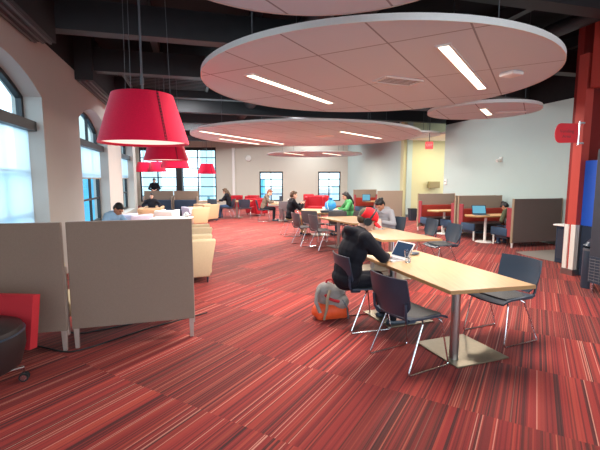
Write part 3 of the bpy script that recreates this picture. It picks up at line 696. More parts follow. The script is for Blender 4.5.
# ------------------------------------------------------------------ booths (high-backed benches)
def bench(name, label, loc, rot, w=1.4, back=MREDB, seat=MSHEEN, panel=MTAUPEB, side=MPINK, cat='bench', group=None, h=1.23):
    """back panel along local x from 0 to w, the seat on the +y side"""
    t = thing(name, label, cat, loc, rot, group)
    b = B(); box(b, (w / 2, 0, (h + .13) / 2), (w, .06, h - .13), None, .008); obj('back_panel', b, panel, t)
    for x in (.008, w - .008):
        b = B(); box(b, (x, 0, (h + .13) / 2), (.022, .068, h - .12), None, .004); obj('edge_trim', b, MTAUPEL, t)
    b = B(); box(b, (w / 2, .11, .64), (w - .06, .16, .44), None, .035, 3); obj('backrest', b, back, t, True)
    for x in (.022, w - .022):
        b = B(); vs = box(b, (x, .11, .63), (.03, .19, .74), None, .012); obj('side_cheek', b, side, t)
    b = B(); box(b, (w / 2, .45, .38), (w - .05, .56, .2), None, .04, 3); obj('seat', b, MLEATH if seat is MSHEEN else seat, t, True)
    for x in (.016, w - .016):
        b = B(); box(b, (x, .44, .37), (.05, .57, .21), None, .02); obj('seat_end', b, seat, t, True)  # added end pieces; on the booths they carry the painted sheen
    b = B(); box(b, (w / 2, .42, .24), (w - .12, .46, .09)); obj('base_rail', b, MBLK, t)
    for x, y in ((.05, .66), (w - .05, .66), (.03, .0), (w - .03, .0)):
        b = B(); cyl(b, (x, y, 0), (x, y, .28 if y > .1 else .15), .02, .028, 12); obj('leg', b, MWHT, t, True)
    return t
GB = 'high-backed booth benches along the right wall'
def bench_pair():
    def facing_cam(label, x, y, w=1.4, **k):       # mirrored so that the seat comes towards the camera
        p = V((x, y, 0)) + ER * w; return bench('booth_bench', label, p, ANG + PI, w, group=GB, **k)
    def facing_away(label, x, y, w=1.4, **k): return bench('booth_bench', label, (x, y, 0), ANG, w, group=GB, **k)
    return facing_cam, facing_away
FC, FA = bench_pair()
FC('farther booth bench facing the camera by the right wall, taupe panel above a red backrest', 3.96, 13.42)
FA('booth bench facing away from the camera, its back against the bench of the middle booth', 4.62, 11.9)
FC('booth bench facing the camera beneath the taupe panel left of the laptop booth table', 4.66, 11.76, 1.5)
FA('booth bench with large shade-darkened taupe back panel, under the person in the olive jacket', 5.28, 9.9, 1.5, panel=MTAUPESH)
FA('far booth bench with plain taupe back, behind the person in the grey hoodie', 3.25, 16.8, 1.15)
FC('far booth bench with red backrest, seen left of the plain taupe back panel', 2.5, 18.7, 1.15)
def booth_table(label, x, y, w, px):
    t = thing('booth_table', label, 'table', (x, y, 0), ANG, 'booth tables')
    b = B(); prism(b, [(-.08, 0), (.1, -.3), (w, -.3), (w, .3), (.1, .3)], .728, .742); obj('tabletop', b, mat('orange_maple', (226, 172, 118), .4), t)
    b = B(); prism(b, [(-.083, 0), (.098, -.303), (w + .003, -.303), (w + .003, .303), (.098, .303)], .708, .738); obj('edge_band', b, MWOODE, t)
    b = B(); cyl(b, (px, 0, .02), (px, 0, .708), .035); obj('post', b, MWHT, t, True)
    b = B(); cyl(b, (px, 0, .003), (px, 0, .02), .25, .22, 28); obj('base_disc', b, MWHT, t, True)
booth_table('small booth table with nothing on it in the farther right booth', 4.05, 12.45, 1.3, .52)
booth_table('small booth table carrying an open laptop, before the person in the olive jacket', 4.55, 10.75, 1.5, .55)
booth_table('small booth table far off in the booth behind the grey hoodie', 2.85, 17.75, 1.0, .5)
laptop('open laptop with bright blue screen on the right booth table', (4.95, 10.9, .742), face(.1, 1), 112, MSCR, MBLK, .38, .26)
laptop('tiny open laptop with pale blue screen in the far booth', (2.95, 17.75, .742), face(.1, 1), 105, MSCR, MBLK, .36, .3)
GL = 'navy high-backed settees by the big window'
def settee(label, x, y, w):
    p = V((x + w, y, 0)); return bench('high_back_settee', label, p, PI, w, MNAVY, MNAVY, MTAUPE, MTAUPE, 'settee', GL)
settee('navy high-backed settee with taupe top panel, left of the pair before the big window', -6.5, 16.75, 1.2)
settee('navy high-backed settee with taupe top panel, right of the pair before the big window', -5.25, 16.75, 1.0)
# near privacy booths on the left: two benches whose backs are towards the camera
GP = 'taupe high-backed lounge benches in the left foreground'
def lounge_bench(label, x, y, ang, w):
    t = thing('high_back_bench', label, 'bench', (x, y, 0), ang, GP)
    b = B(); box(b, (w / 2, 0, .755), (w, .055, 1.09), None, .008); obj('back_panel', b, MTAUPE, t)
    b = B(); box(b, (w - .012, .035, .5), (.03, .05, .7), None, .006); obj('side_rail', b, MGREYLEG, t)
    b = B(); box(b, (w / 2, .12, .66), (w - .1, .18, .46), None, .04, 3); obj('backrest', b, MCREAM, t, True)
    b = B(); box(b, (w / 2, .46, .36), (w - .06, .56, .18), None, .04, 3); obj('seat', b, MCREAM, t, True)
    for x_, y_ in ((.035, 0), (w - .035, 0), (.06, .68), (w - .06, .68)):
        b = B(); box(b, (x_, y_, .135), (.055, .045, .27), None, .006); bmesh.ops.scale(b, vec=(.7, .7, 1), verts=[v for v in b.verts if v.co.z < .05], space=M.Translation((-x_, -y_, 0))); obj('leg', b, MGREYLEG, t)
    return t
lounge_bench('taupe high-backed bench in front at left, its whole back panel in view', -2.31, 3.92, .28, 1.2)
lounge_bench('taupe high-backed bench at the left edge, behind the red armchair', -3.40, 3.66, .2, 1.09)
# ------------------------------------------------------------------ armchairs
def armchair(name, label, loc, rot, m, side=None, w=.78, d=.76, h=.78, group=None, leg=.1):
    """local +y is the way it faces; the arms lean out towards the front like wedges"""
    side = side or m; t = thing(name, label, 'armchair', loc, rot, group)
    b = B(); box(b, (0, .04, leg + .17), (w - .24, d - .2, .3), None, .04, 3); obj('seat', b, m, t, True)
    b = B(); vs = box(b, (0, -d / 2 + .08, (h + leg) / 2), (w, .16, h - leg), None, .035, 3)
    for v in b.verts: v.co.y -= .06 * (v.co.z - leg) / h
    obj('backrest', b, m, t, True)
    for s in (-1, 1):
        b = B(); box(b, (s * (w / 2 - .07), 0, (h + leg) / 2 - .01), (.14, d, h - leg - .02), None, .035, 3)
        for v in b.verts:
            if v.co.y > 0: v.co.y += .14 * ((v.co.z - leg) / h - .75) 
        obj('arm', b, side, t, True)
    for x, y in ((-1, 1), (1, 1), (-1, -1), (1, -1)):
        b = B(); cyl(b, (x * (w / 2 - .07), y * (d / 2 - .14), 0), (x * (w / 2 - .07), y * (d / 2 - .14), leg + .01), .014, .02, 10); obj('leg', b, MBLK, t, True)
    return t
GA = 'cream lounge armchairs along the window side'
armchair('lounge_armchair', 'cream armchair peeking out right behind the near bench, nearer of two', (-1.91, 6.78, 0), face(.955, .3), MCREAM, group=GA, d=.84, h=.75)
armchair('lounge_armchair', 'cream armchair peeking out behind the near bench, farther of two', (-2.32, 8.4, 0), face(.955, .3), MCREAM, group=GA, d=.84, h=.75)
armchair('lounge_armchair', 'armchair with tan side and window-tinted lilac back on the aisle, before the navy settee', (-3.85, 14.8, 0), face(.8, .6), MLILAC, MTAN, group=GA, w=.8, h=.7)  # lilac back: window light put into the upholstery colour
armchair('lounge_armchair', 'tan armchair on the aisle just beyond the lilac and tan one', (-3.8, 16.35, 0), face(.6, .8), MTAN, group=GA, w=.7, h=.72)
armchair('lounge_armchair', 'off-white armchair with square back towards the camera, behind the white coffee table', (-4.35, 13.1, 0), face(0, 1), mat('off_white_upholstery', (238, 232, 222), .8, var=.05), group=GA, w=.6, h=.72)
armchair('lounge_armchair', 'tan armchair left of the off-white one, facing right', (-5.3, 14.2, 0), face(1, .3), MTAN, group=GA, h=.7, w=.7)
armchair('lounge_armchair', 'pale lilac armchair nearest the left windows, beside the person in pale blue', (-4.55, 10.9, 0), face(.4, .9), MLILAC, group=GA, w=.7)
armchair('lounge_armchair', 'pale lilac armchair under the person in pale blue', (-3.85, 8.3, 0), face(.2, -.98), MLILAC, group=GA, w=.74, h=.7)
armchair('lounge_armchair', 'tan armchair under the person in dark clothes before the settee', (-5.75, 15.55, 0), face(.1, -1), MTAN, group=GA, w=.74, h=.66)
t = thing('coffee_table', 'white coffee table seen just above the near bench panel', 'coffee table', (-3.3, 10.3, 0), .1)
b = B(); prism(b, rounded(1.0, .7, .1), .7, .73); obj('tabletop', b, MWHT, t)
for x in (-.35, .35):
    b = B(); cyl(b, (x, 0, .02), (x, 0, .7), .03); obj('post', b, MSTEEL, t, True)
    b = B(); cyl(b, (x, 0, .003), (x, 0, .02), .2, .18, 24); obj('base_disc', b, MSTEEL, t, True)
t = thing('teapot', 'small white pot on the white coffee table', 'pot', (-2.95, 10.35, .73))
b = B(); lathe(b, [(.03, 0), (.07, .02), (.08, .07), (.05, .12), (.02, .14)], 20); obj('pot_body', b, MWHT, t, True)
b = B(); tube(b, fillet([(.07, 0, .04), (.13, 0, .05), (.12, 0, .1), (.06, 0, .1)], .03), .008); obj('handle', b, MBLK, t, True)
GR = 'crimson lounge chairs before the far wall'
armchair('lounge_armchair', 'crimson armchair right of the back left table', (-2.1, 19.0, 0), face(-.7, -.7), MCRIM, group=GR, w=.86, h=.82)
armchair('lounge_armchair', 'crimson armchair beyond the back left table, left of two small ones by the wall', (-3.65, 23.0, 0), face(.1, -1), MCRIM, group=GR, w=.7)
armchair('lounge_armchair', 'crimson armchair beyond the back left table, right of two small ones by the wall', (-2.75, 23.0, 0), face(-.1, -1), MCRIM, group=GR, w=.7)
armchair('lounge_armchair', 'wide crimson armchair between the far windows, behind the fourth table', (.72, 19.3, 0), face(0, -1), MCRIM, group=GR, w=1.0, h=.9)
armchair('lounge_armchair', 'crimson armchair by the far wall, seen over the hands of the man in black', (.5, 22.6, 0), face(0, -1), MCRIM, group=GR, w=.62, h=.86)
armchair('lounge_armchair', 'crimson armchair by the far wall just left of the right far window', (1.25, 22.7, 0), face(0, -1), MCRIM, group=GR, w=.75, h=.8)
t = thing('task_stool', 'black round task stool on a single pole beside the farthest left table', 'stool', (-3.72, 17.1, 0))
b = B(); box(b, (0, 0, .5), (.4, .4, .1), None, .04, 3); obj('seat', b, MBLK, t, True)
b = B(); sheet(b, lambda u, v: ((u - .5) * .4, -.18 + .5 * ((u - .5) * .4) ** 2, .56 + .32 * v), 6, 6, .03); obj('backrest', b, MBLK, t, True)
b = B(); cyl(b, (0, 0, .03), (0, 0, .46), .03); obj('pole', b, MNAVY, t, True)
b = B(); cyl(b, (0, 0, .003), (0, 0, .03), .22, .2, 24); obj('base', b, MNAVY, t, True)
# red armchair on castors at the left edge
t = thing('castor_armchair', 'red armchair with black leather seat and castors, cut by the left edge', 'armchair', (-2.56, 2.96, 0), -.08)
def shell(u, v):
    x = (u - .6) * .66; w = 1 - .1 * (1 - v); return (x * w, .36 - .05 * v * 0 + .05 * v - .35 * max(0, abs(x) - .3) ** 2 * 4, .27 + .46 * v)
b = B(); sheet(b, shell, 16, 6, .085); obj('back_shell', b, MREDF, t, True)
b = B(); lathe(b, [(.02, .22), (.28, .22), (.33, .25), (.37, .4), (.37, .5), (.35, .56), (.27, .595), (.02, .605)], 40); obj('seat', b, MLEATH, t, True)
b = B(); lathe(b, [(.366, .515), (.374, .522), (.364, .53)], 40); obj('piping', b, MBLK, t, True)
b = B(); ang4 = [math.radians(62) + k * PI / 2 for k in range(4)]
for a in ang4: cyl(b, (0, 0, .15), (.36 * math.cos(a), .36 * math.sin(a), .12), .022, .017, 10)
cyl(b, (0, 0, .1), (0, 0, .22), .05); obj('base_frame', b, MCHR, t, True)
for a in ang4:
    c = V((.36 * math.cos(a), .36 * math.sin(a), 0)); d = V((math.cos(a + .9), math.sin(a + .9), 0))
    b = B()
    for q_ in (-1, 1): cyl(b, c + d * q_ * .008 + V((0, 0, .037)), c + d * q_ * .028 + V((0, 0, .037)), .037, n=18)
    w = obj('castor_wheel', b, MRUB, t, True)
    b = B()
    for q_ in (-1, 1): cyl(b, c + d * q_ * .0282 + V((0, 0, .037)), c + d * q_ * .031 + V((0, 0, .037)), .025, n=16)
    cyl(b, c + V((0, 0, .037)), c + V((0, 0, .12)), .008, n=8); obj('hub', b, MCHR, w, True)
# cables on the carpet beneath the benches
for lab, pts in (('black power cable looping under the near left bench, longer of two', [(-3.3, 4.35, .006), (-2.9, 4.05, .006), (-2.6, 3.92, .006), (-2.32, 3.82, .006), (-2.16, 3.92, .006), (-2.0, 4.12, .006), (-1.75, 4.45, .006), (-1.45, 4.75, .006), (-1.2, 5.0, .006)]),
                 ('black power cable lying further under the left bench, shorter of two', [(-3.2, 4.5, .006), (-2.8, 4.5, .006), (-2.5, 4.3, .006), (-2.25, 4.42, .006), (-2.0, 4.6, .006)])):
    b = B(); sm = []
    P = [V(p) for p in pts]
    for i in range(len(P) - 1):
        p0, p1, p2, p3 = P[max(i - 1, 0)], P[i], P[i + 1], P[min(i + 2, len(P) - 1)]
        for k in range(6):
            u = k / 6; sm.append(.5 * ((2 * p1) + (p2 - p0) * u + (2 * p0 - 5 * p1 + 4 * p2 - p3) * u * u + (3 * p1 - p0 - 3 * p2 + p3) * u ** 3))
    tube(b, sm + [P[-1]], .009, 6); tag(obj('power_cable', b, MRUB, None, True), lab, 'cable', 'cables under the left benches')
# ------------------------------------------------------------------ right edge: bins, machines
t = thing('waste_bin', 'slim black cylindrical bin with slanted hood right of the red column', 'bin', (4.57, 6.22, 0), .4)
b = B(); lathe(b, [(.085, 0), (.09, .02), (.09, .62), (.085, .64)], 28); obj('bin_body', b, MBLK, t, True)
b = B(); lathe(b, [(.092, .6), (.092, .63)], 28); obj('band', b, MGRYP, t, True)
b = B(); cyl(b, (0, 0, .64), (.03, 0, .71), .088, .06, 24); box(b, (.03, 0, .72), (.2, .15, .02), M.Rotation(-.5, 4, 'Y'), .006); obj('slanted_hood', b, MBLK, t, True)
t = thing('waste_bin', 'square black waste bin by the yellow corridor wall', 'bin', (4.68, 16.6, 0), .2)
b = B(); box(b, (0, 0, .24), (.3, .3, .48), None, .02)
for v in b.verts:
    if v.co.z < .3: v.co.x *= .8; v.co.y *= .8
obj('bin_body', b, MBLK, t); b = B(); box(b, (0, 0, .49), (.31, .31, .03), None, .01); obj('rim', b, MRUB, t)
t = thing('recycling_cabinet', 'dark cabinet with white top tucked behind the red column', 'cabinet', (5.6, 8.02, 0), ANG)
b = B(); box(b, (0, 0, .39), (.5, .5, .76), None, .01); obj('cabinet_body', b, MNAVY, t)
b = B(); box(b, (-.02, 0, .785), (.58, .56, .03), None, .006); obj('cabinet_top', b, MWHT, t)
b = B(); box(b, (-.252, 0, .4), (.006, .42, .6)); obj('door', b, MBLK, t)
t = thing('vending_machine', 'bright blue vending machine against the red wall, only a sliver in view', 'vending machine', (5.42, 7.02, 0), ANG)
b = B(); box(b, (0, 0, 1.02), (.8, .34, 2.04), None, .01); obj('machine_body', b, MNAVY, t)
b = B(); box(b, (0, -.006, 1.47), (.812, .35, 1.14), None, .01); obj('blue_cabinet', b, mat('vending_blue', (32, 92, 206), .4), t)
b = B(); box(b, (.08, -.184, 1.45), (.5, .01, .9)); obj('display_window', b, MSCRD, t)
b = B(); box(b, (.37, -.186, 1.4), (.06, .014, .5)); obj('coin_panel', b, MGRYP, t)
t = thing('drinks_machine', 'tall dark machine at the right edge with coil grille low down', 'vending machine', (4.87, 5.75, 0), ANG)
b = B(); box(b, (0, 0, 1.16), (.8, .7, 2.0), None, .01); obj('machine_body', b, mat('machine_charcoal', (52, 54, 62), .45), t)
b = B()
for z in range(8): cyl(b, (-.41, -.33, .2 + z * .045), (-.41, .33, .2 + z * .045), .006, n=6)
for y in range(9): cyl(b, (-.413, -.32 + y * .08, .18), (-.413, -.32 + y * .08, .54), .004, n=6)
obj('coil_grille', b, MGRYP, t)
b = B(); box(b, (-.404, 0, .36), (.006, .68, .4)); obj('kick_panel', b, MBLK, t)
for x, y in ((-.36, -.3), (.36, -.3), (-.36, .3), (.36, .3)):
    b = B(); cyl(b, (x, y, 0), (x, y, .17), .025, n=10); obj('leg', b, MCHR, t)
# ------------------------------------------------------------------ pendant lamps
def pendant(label, x, y, z, D=1.04, H=.575):
    t = thing('pendant_lamp', label, 'pendant lamp', (x, y, z), 0, 'red felt pendant lamps')
    R1, R0 = D / 2, D * .338
    b = B(); n = 72
    rings(b, [[V((r * math.cos(2 * PI * k / n), r * math.sin(2 * PI * k / n), zz)) for k in range(n)] for r, zz in ((R1, 0), (R1 + .004, .012), (R0, H), (R0 - .01, H), (R1 - .012, .01))], closed=True); sh = obj('lamp_shade', b, MFELT, t, True)
    b = B(); a0 = -.75
    for k in range(16):
        f = (k + .6) / 16.5; r = R1 + (R0 - R1) * f + .003; zz = H * f; a = a0
        box(b, (r * math.cos(a), r * math.sin(a), zz), (.012, .022, .012), rotz(a))
    for da in (-.02, .02): tube(b, [((R1 + .003) * math.cos(a0 + da), (R1 + .003) * math.sin(a0 + da), .015), ((R0 + .003) * math.cos(a0 + da), (R0 + .003) * math.sin(a0 + da), H)], .003, 5)
    obj('stitched_seam', b, MSTITCH, sh)
    b = B(); cyl(b, (0, 0, .03), (0, 0, .038), R1 - .025, n=64); obj('diffuser', b, MDIFF, t)
    b = B(); cyl(b, (0, 0, H - .03), (0, 0, H - .02), R0 - .015, n=48); obj('top_plate', b, MBLK, t)
    b = B(); cyl(b, (0, 0, H - .02), (0, 0, 4.7 - z), .014, n=10); cyl(b, (0, 0, H + .12), (0, 0, H + .2), .022, n=12); obj('drop_rod', b, MGRYP, t, True)
    for k in range(3):
        a = .5 + k * 2 * PI / 3; b = B(); cyl(b, (R0 * .92 * math.cos(a), R0 * .92 * math.sin(a), H - .02), (R0 * .8 * math.cos(a), R0 * .8 * math.sin(a), 4.7 - z), .0035, n=5); obj('hanger_cable', b, MGRYP, t)
    return t
PEND = [(-1.89, 4.95, 2.145, 'largest and nearest crimson drum pendant lamp at upper left'),
        (-3.25, 9.85, 2.17, 'second crimson pendant lamp, directly below and behind the nearest one'),
        (-4.7, 15.2, 2.14, 'third crimson pendant lamp, just showing under the second'),
        (-8.35, 23.6, 2.14, 'small pinkish crimson pendant lamp in front of the big window, left of centre'),
        (-9.35, 24.2, 2.14, 'small crimson pendant lamp at the left end of the big window'),
        (-5.4, 23.4, 2.02, 'small crimson pendant lamp alone at the right part of the big window')]
for x, y, z, l in PEND: pendant(l, x, y, z)
bm = B(); box(bm, (-7.25, 24.3, 2.1), (.36, .36, 4.2)); struct('column_black', bm, MBK)
# ------------------------------------------------------------------ people
def ik(a, c, l1, l2, pole):
    a, c, pole = V(a), V(c), V(pole); d = c - a; L = min(d.length, (l1 + l2) * .995); u = d.normalized()
    x = (l1 * l1 - l2 * l2 + L * L) / (2 * L); h = math.sqrt(max(0, l1 * l1 - x * x))
    n = (pole - u * pole.dot(u)).normalized(); return a + u * x + n * h, a + u * L
def person(label, loc, rot, lean=12, nod=20, turn=0, wr=None, elbow=(1, -.4, -.5), top=CBLK, legs=CBLK, shoe=MBLK, skin=SKIN1, hair=HBLK, style='short',
           vox=.013, hz=.54, stand=False, knees=.44, ankle=.42, spread=.12, hood=False, capm=None, phones=False, bulk=1., fine=False, held=None, feet_back=0.):
    t = thing('person', label, 'person', loc, rot, 'people in the room'); del t['group']
    la = math.radians(lean)
    def up(a, l): return V((0, math.sin(a) * l, math.cos(a) * l))
    P0 = V((0, 0, hz)); P1 = P0 + up(la * .5, .2); P2 = P1 + up(la * 1.0, .2); P3 = P2 + up(la * 1.25, .14)
    na = la * .8 + math.radians(nod) * .45; HB = P3 + up(na, .09)
    RH = M.Rotation(-math.radians(turn), 4, 'Z') @ M.Rotation(-(math.radians(nod) + la * .4), 4, 'X')
    HC = HB + up(na, .045) + V((0, .012, 0)); HM = M.Translation(HC) @ RH
    RS = M.Rotation(-la, 4, 'X')
    wr = wr or ((-.13, .42, hz + .26), (.13, .42, hz + .26))
    sh = [P2 + RS @ V((s * .165 * bulk, -.01, .085)) for s in (-1, 1)]
    arms = [];
    for s, S, W in zip((-1, 1), sh, wr):
        E_, W_ = ik(S, W, .29, .26, V((s * elbow[0], elbow[1], elbow[2]))); arms.append((S, E_, W_))
    lg = []
    for s in (-1, 1):
        h = P0 + V((s * .09, .02, -.01))
        if stand: lg.append((h, V((s * .1, .02, hz * .52)), V((s * .1, -.02, .09)), V((s * .12, .13, .035))))
        else: lg.append((h, V((s * spread, knees, hz - .03)), V((s * spread, ankle - feet_back, .09)), V((s * (spread + .02), ankle + .15 - feet_back, .035))))
    b = B()
    # body: one continuous figure
    ell(b, P0 + V((0, 0, .0)), (.15, .115, .12)); ell(b, (P0 + P1) / 2 + V((0, 0, .02)), (.14 * bulk, .105, .15), RS); ell(b, P1 + up(la, .12), (.15 * bulk, .11, .17), RS)
    ell(b, P2 + up(la, .05), (.155 * bulk, .1, .12), RS); cap(b, sh[0], sh[1], .055, .055); cap(b, P3 - up(na, .03), HB + up(na, .02), .056, .052)
    def H(p): return HM @ V(p)
    ell(b, H((0, -.012, .045)), (.076, .097, .088), RH); ell(b, H((0, .03, -.02)), (.064, .068, .085), RH); ell(b, H((0, .055, -.078)), (.036, .035, .03), RH)
    ell(b, H((0, .088, .03)), (.05, .014, .012), RH)
    cap(b, H((0, .092, .015)), H((0, .117, -.022)), .01, .015); ell(b, H((0, .088, -.058)), (.028, .014, .014), RH)
    for s in (-1, 1): ell(b, H((s * .077, -.008, -.005)), (.011, .022, .033), RH)
    tips = []
    for s, (S, E_, W_) in zip((-1, 1), arms):
        cap(b, S, E_, .046, .038); cap(b, E_, W_, .037, .026)
        d = (W_ - E_).normalized(); d = (d + V((0, 0, -.12))).normalized(); x = d.cross(V((0, 0, 1))).normalized(); n = x.cross(d).normalized()
        if n.z < 0: n = -n
        RB = M((x, d, n)).transposed().to_4x4()
        ell(b, W_ + d * .048, (.04, .052, .019), RB)
        for k, (fx, l) in enumerate(((-.03, .062), (-.01, .072), (.011, .068), (.03, .053))):
            p = W_ + d * .088 + x * fx; m_ = p + d * l * .55 + n * .004; e = m_ + d * l * .42 - n * l * .35
            cap(b, p - d * .02, m_, .0095, .0085, 8); cap(b, m_, e, .0085, .0068, 8)
        sx = -s  # thumb on the inner side
        p = W_ + d * .022 + x * sx * .03 * (1 if x.x > 0 else -1); q_ = p + d * .035 + x * sx * .026 * (1 if x.x > 0 else -1) - n * .006; e = q_ + d * .03 - n * .004
        cap(b, p, q_, .012, .0105, 8); cap(b, q_, e, .0105, .008, 8)
    for h, k, a, o in lg:
        cap(b, h, k, .072, .05); cap(b, k, a, .047, .034); cap(b, a, o, .036, .03)
    mobj('body', bake(b, min(vox, .0065) if fine else vox * .8, 2, .4), skin, t)
    # face
    for s in (-1, 1):
        e = B(); ell(e, H((s * .031, .089, .012)), (.0125, .008, .0075), RH, 10, 8); obj('eye', e, MEYE, t, True)
        e = B(); tube(e, [H((s * .016, .099, .032)), H((s * .034, .095, .037)), H((s * .05, .083, .031))], .0042, 6); obj('eyebrow', e, hair, t, True)
    e = B(); tube(e, [H((-.022, .098, -.055)), H((0, .105, -.054)), H((.022, .098, -.055))], [.003, .0055, .003], 6); obj('mouth', e, MLIP, t, True)
    # top
    k = bulk; b = B()
    ell(b, P0 + V((0, -.005, .02)), (.172 * k, .138, .11)); ell(b, (P0 + P1) / 2 + V((0, 0, .02)), (.17 * k, .135, .16), RS); ell(b, P1 + up(la, .12), (.178 * k, .135, .19), RS)
    ell(b, P2 + up(la, .05), (.178 * k, .122, .125), RS); cap(b, sh[0], sh[1], .075, .075); cap(b, P2 + up(la, .1), P3 + up(na, .015), .085, .066)
    for S in sh: cap(b, S + V((0, 0, -.01)), P3 + V((0, -.01, -.02)), .078, .062); cap(b, S + V((0, 0, -.03)), P1 + up(la, .1), .075, .1)
    for S, E_, W_ in arms:
        cap(b, S, E_, .07 * k ** .5, .057); d = (W_ - E_).normalized(); cap(b, E_, W_ - d * .035, .057, .044)
    ell(b, P2 + up(la, .085), (.2 * k, .115, .105), RS)
    if hood:
        HCN = P3 + up(na, -.025) + V((0, -.03, 0)); tube(b, [HCN + V((.105 * math.cos(a), .095 * math.sin(a), .02 - .03 * math.sin(a))) for a in [2 * PI * i / 20 for i in range(20)]], [.038 - .01 * math.sin(2 * PI * i / 20) for i in range(20)], 10, True)
        RB_ = P3 + up(na, -.005) + V((0, -.07, -.015)); ell(b, RB_, (.15, .085, .075)); ell(b, RB_ + V((0, -.03, -.07)), (.13, .065, .11)); ell(b, RB_ + V((0, .04, -.06)), (.17, .1, .07))
        for s in (-1, 1): cap(b, RB_ + V((s * .1, .02, .01)), P3 + V((s * .05, .085, -.035)), .04, .032)
    for v_ in range(6):                                  # soft folds at the elbows and waist
        ell(b, P1 + V(((v_ - 2.5) * .05 * k, .07 - .03 * abs(v_ - 2.5) / 2, -.02 + .02 * (v_ % 2))), (.03, .05, .03))
    me = bake(b, vox, 2, .5); mobj('top', me, top, t)
    # trousers and shoes
    b = B(); ell(b, P0 + V((0, .0, -.01)), (.165, .135, .115))
    for h, kn, a, o in lg:
        cap(b, h, kn, .088, .066); cap(b, kn, a + V((0, 0, .0)), .064, .05)
    mobj('trousers', bake(b, vox, 2, .5), legs, t)
    for h, kn, a, o in lg:
        b = B(); d = (o - a); cap(b, a + V((0, -.03, -.045)), o + V((0, .02, .005)), .044, .038); cap(b, a + V((0, 0, .0)), a + V((0, 0, -.03)), .042, .044)
        for v in b.verts:
            if v.co.z < .004: v.co.z = .004
        obj('shoe', b, shoe, t, True)
    # hair
    b = B()
    if style != 'none':
        if capm is None or style == 'short': ell(b, H((0, -.02, .052)), (.083, .1, .09), RH); 
        if capm is None:
            ell(b, H((0, .06, .1)), (.055, .04, .03), RH); ell(b, H((0, -.05, .0)), (.078, .07, .085), RH)
        else: ell(b, H((0, -.05, -.01)), (.074, .062, .06), RH)
        if style == 'long':
            ell(b, H((0, -.07, -.03)), (.085, .06, .12), RH)
            for s in (-1, 1): cap(b, H((s * .07, -.01, .04)), H((s * .078, -.03, -.12)), .028, .026)
            cap(b, H((0, -.085, -.06)), P2 + V((0, -.12, .06)), .075, .05)
        if style == 'bun': ell(b, H((0, -.1, .1)), (.045, .045, .045), RH)
        if style == 'tuft':
            for s in range(7): ell(b, H((.05 * math.sin(s * 2.1), -.03 + .05 * math.cos(s * 1.7), .115)), (.035, .04, .03), RH)
        # keep the face free
        mobj('hair', bake(b, min(vox, .01), 2, .5), hair, t)
    if capm:
        crown, back, visor = capm; c = B()
        q_ = bmesh.ops.create_uvsphere(c, u_segments=28, v_segments=16, radius=1)
        bmesh.ops.bisect_plane(c, geom=c.verts[:] + c.edges[:] + c.faces[:], plane_co=(0, 0, -.25), plane_no=(0, -.35, 1), clear_inner=True)
        b2 = c.copy()
        bmesh.ops.bisect_plane(c, geom=c.verts[:] + c.edges[:] + c.faces[:], plane_co=(0, -.74, 0), plane_no=(0, 1, 0), clear_inner=True)
        bmesh.ops.bisect_plane(b2, geom=b2.verts[:] + b2.edges[:] + b2.faces[:], plane_co=(0, -.74, 0), plane_no=(0, 1, 0), clear_outer=True)
        for bb, nm, mm in ((c, 'cap_crown', crown), (b2, 'cap_back_panel', back)):
            bmesh.ops.transform(bb, matrix=HM @ M.Translation((0, -.014, .045)) @ M.Diagonal((.09, .112, .1, 1)), verts=bb.verts[:]); o = obj(nm, bb, mm, t, True)
            so = o.modifiers.new('s', 'SOLIDIFY'); so.thickness = .004
        v = B(); sheet(v, lambda u, w: HM @ V(((u - .5) * .15 * (1 - .35 * w * w), .085 + .085 * w - .03 * (2 * u - 1) ** 2, .052 - .012 * w - .03 * (2 * u - 1) ** 2)), 10, 6, .005); obj('cap_visor', v, visor, t, True)
    if phones:
        b = B(); tube(b, [H((.098 * math.sin(a), -.005, .04 + .118 * math.cos(a))) for a in [math.radians(-95 + 190 * i / 16) for i in range(17)]], .011, 8); hb = obj('headphone_band', b, MRUB, t, True)
        for s in (-1, 1):
            b = B(); cyl(b, H((s * .078, -.005, -.005)), H((s * .112, -.005, -.008)), .044, .04, 20); obj('ear_cup', b, MRUB, hb, True)
    return t
person('person in black hoodie, red cap and headphones, bent over a laptop at the near table', (.54, 4.58, -.02), face(.95, .28), lean=19, nod=30, turn=14, wr=((-.20, .44, .775), (.02, .47, .775)), elbow=(1, -.3, -.35),
       top=CBLK, legs=CBLK, skin=SKIN1, hair=HBRN, style='short', vox=.0095, hood=True, capm=(CCAPR, CMESH, CCAPR), phones=True, bulk=1.34, fine=True, hz=.54, feet_back=-.08).scale = (1.09, 1.09, 1.07)
person('person in grey marl hoodie with black hair, head bowed, at the second table', (1.98, 8.9, 0), face(-.8, -.6), lean=24, nod=30, wr=((-.12, .36, .80), (.12, .38, .80)), top=CGRY, legs=MNAVY, skin=SKIN2, hair=HBLK, style='tuft', vox=.014, hood=True, bulk=1.12)
person('person in green top with long black hair, seated facing left at the fourth table', (1.57, 12.25, 0), face(-.98, -.1), lean=14, nod=14, wr=((-.15, .42, .80), (.12, .42, .80)), top=CGRN, legs=CDEN, skin=SKIN1, hair=HBLK, style='long', vox=.015, bulk=.95)
person('person in black jacket and khaki trousers, hands raised, at the fourth table', (-.3, 12.1, 0), face(.95, .3), lean=9, nod=8, wr=((-.07, .36, .98), (.07, .38, .98)), elbow=(.6, .1, -1), top=CBLK, legs=CKHK, skin=SKIN1, hair=HBRN, vox=.015, bulk=1.1, hz=.56)
person('person in grey and brown top with auburn hair, leaning right by the left far window', (-1.5, 16.4, 0), face(.97, .1), lean=22, nod=24, top=CBRN, legs=CBLK, skin=SKIN1, hair=HRED, vox=.017)
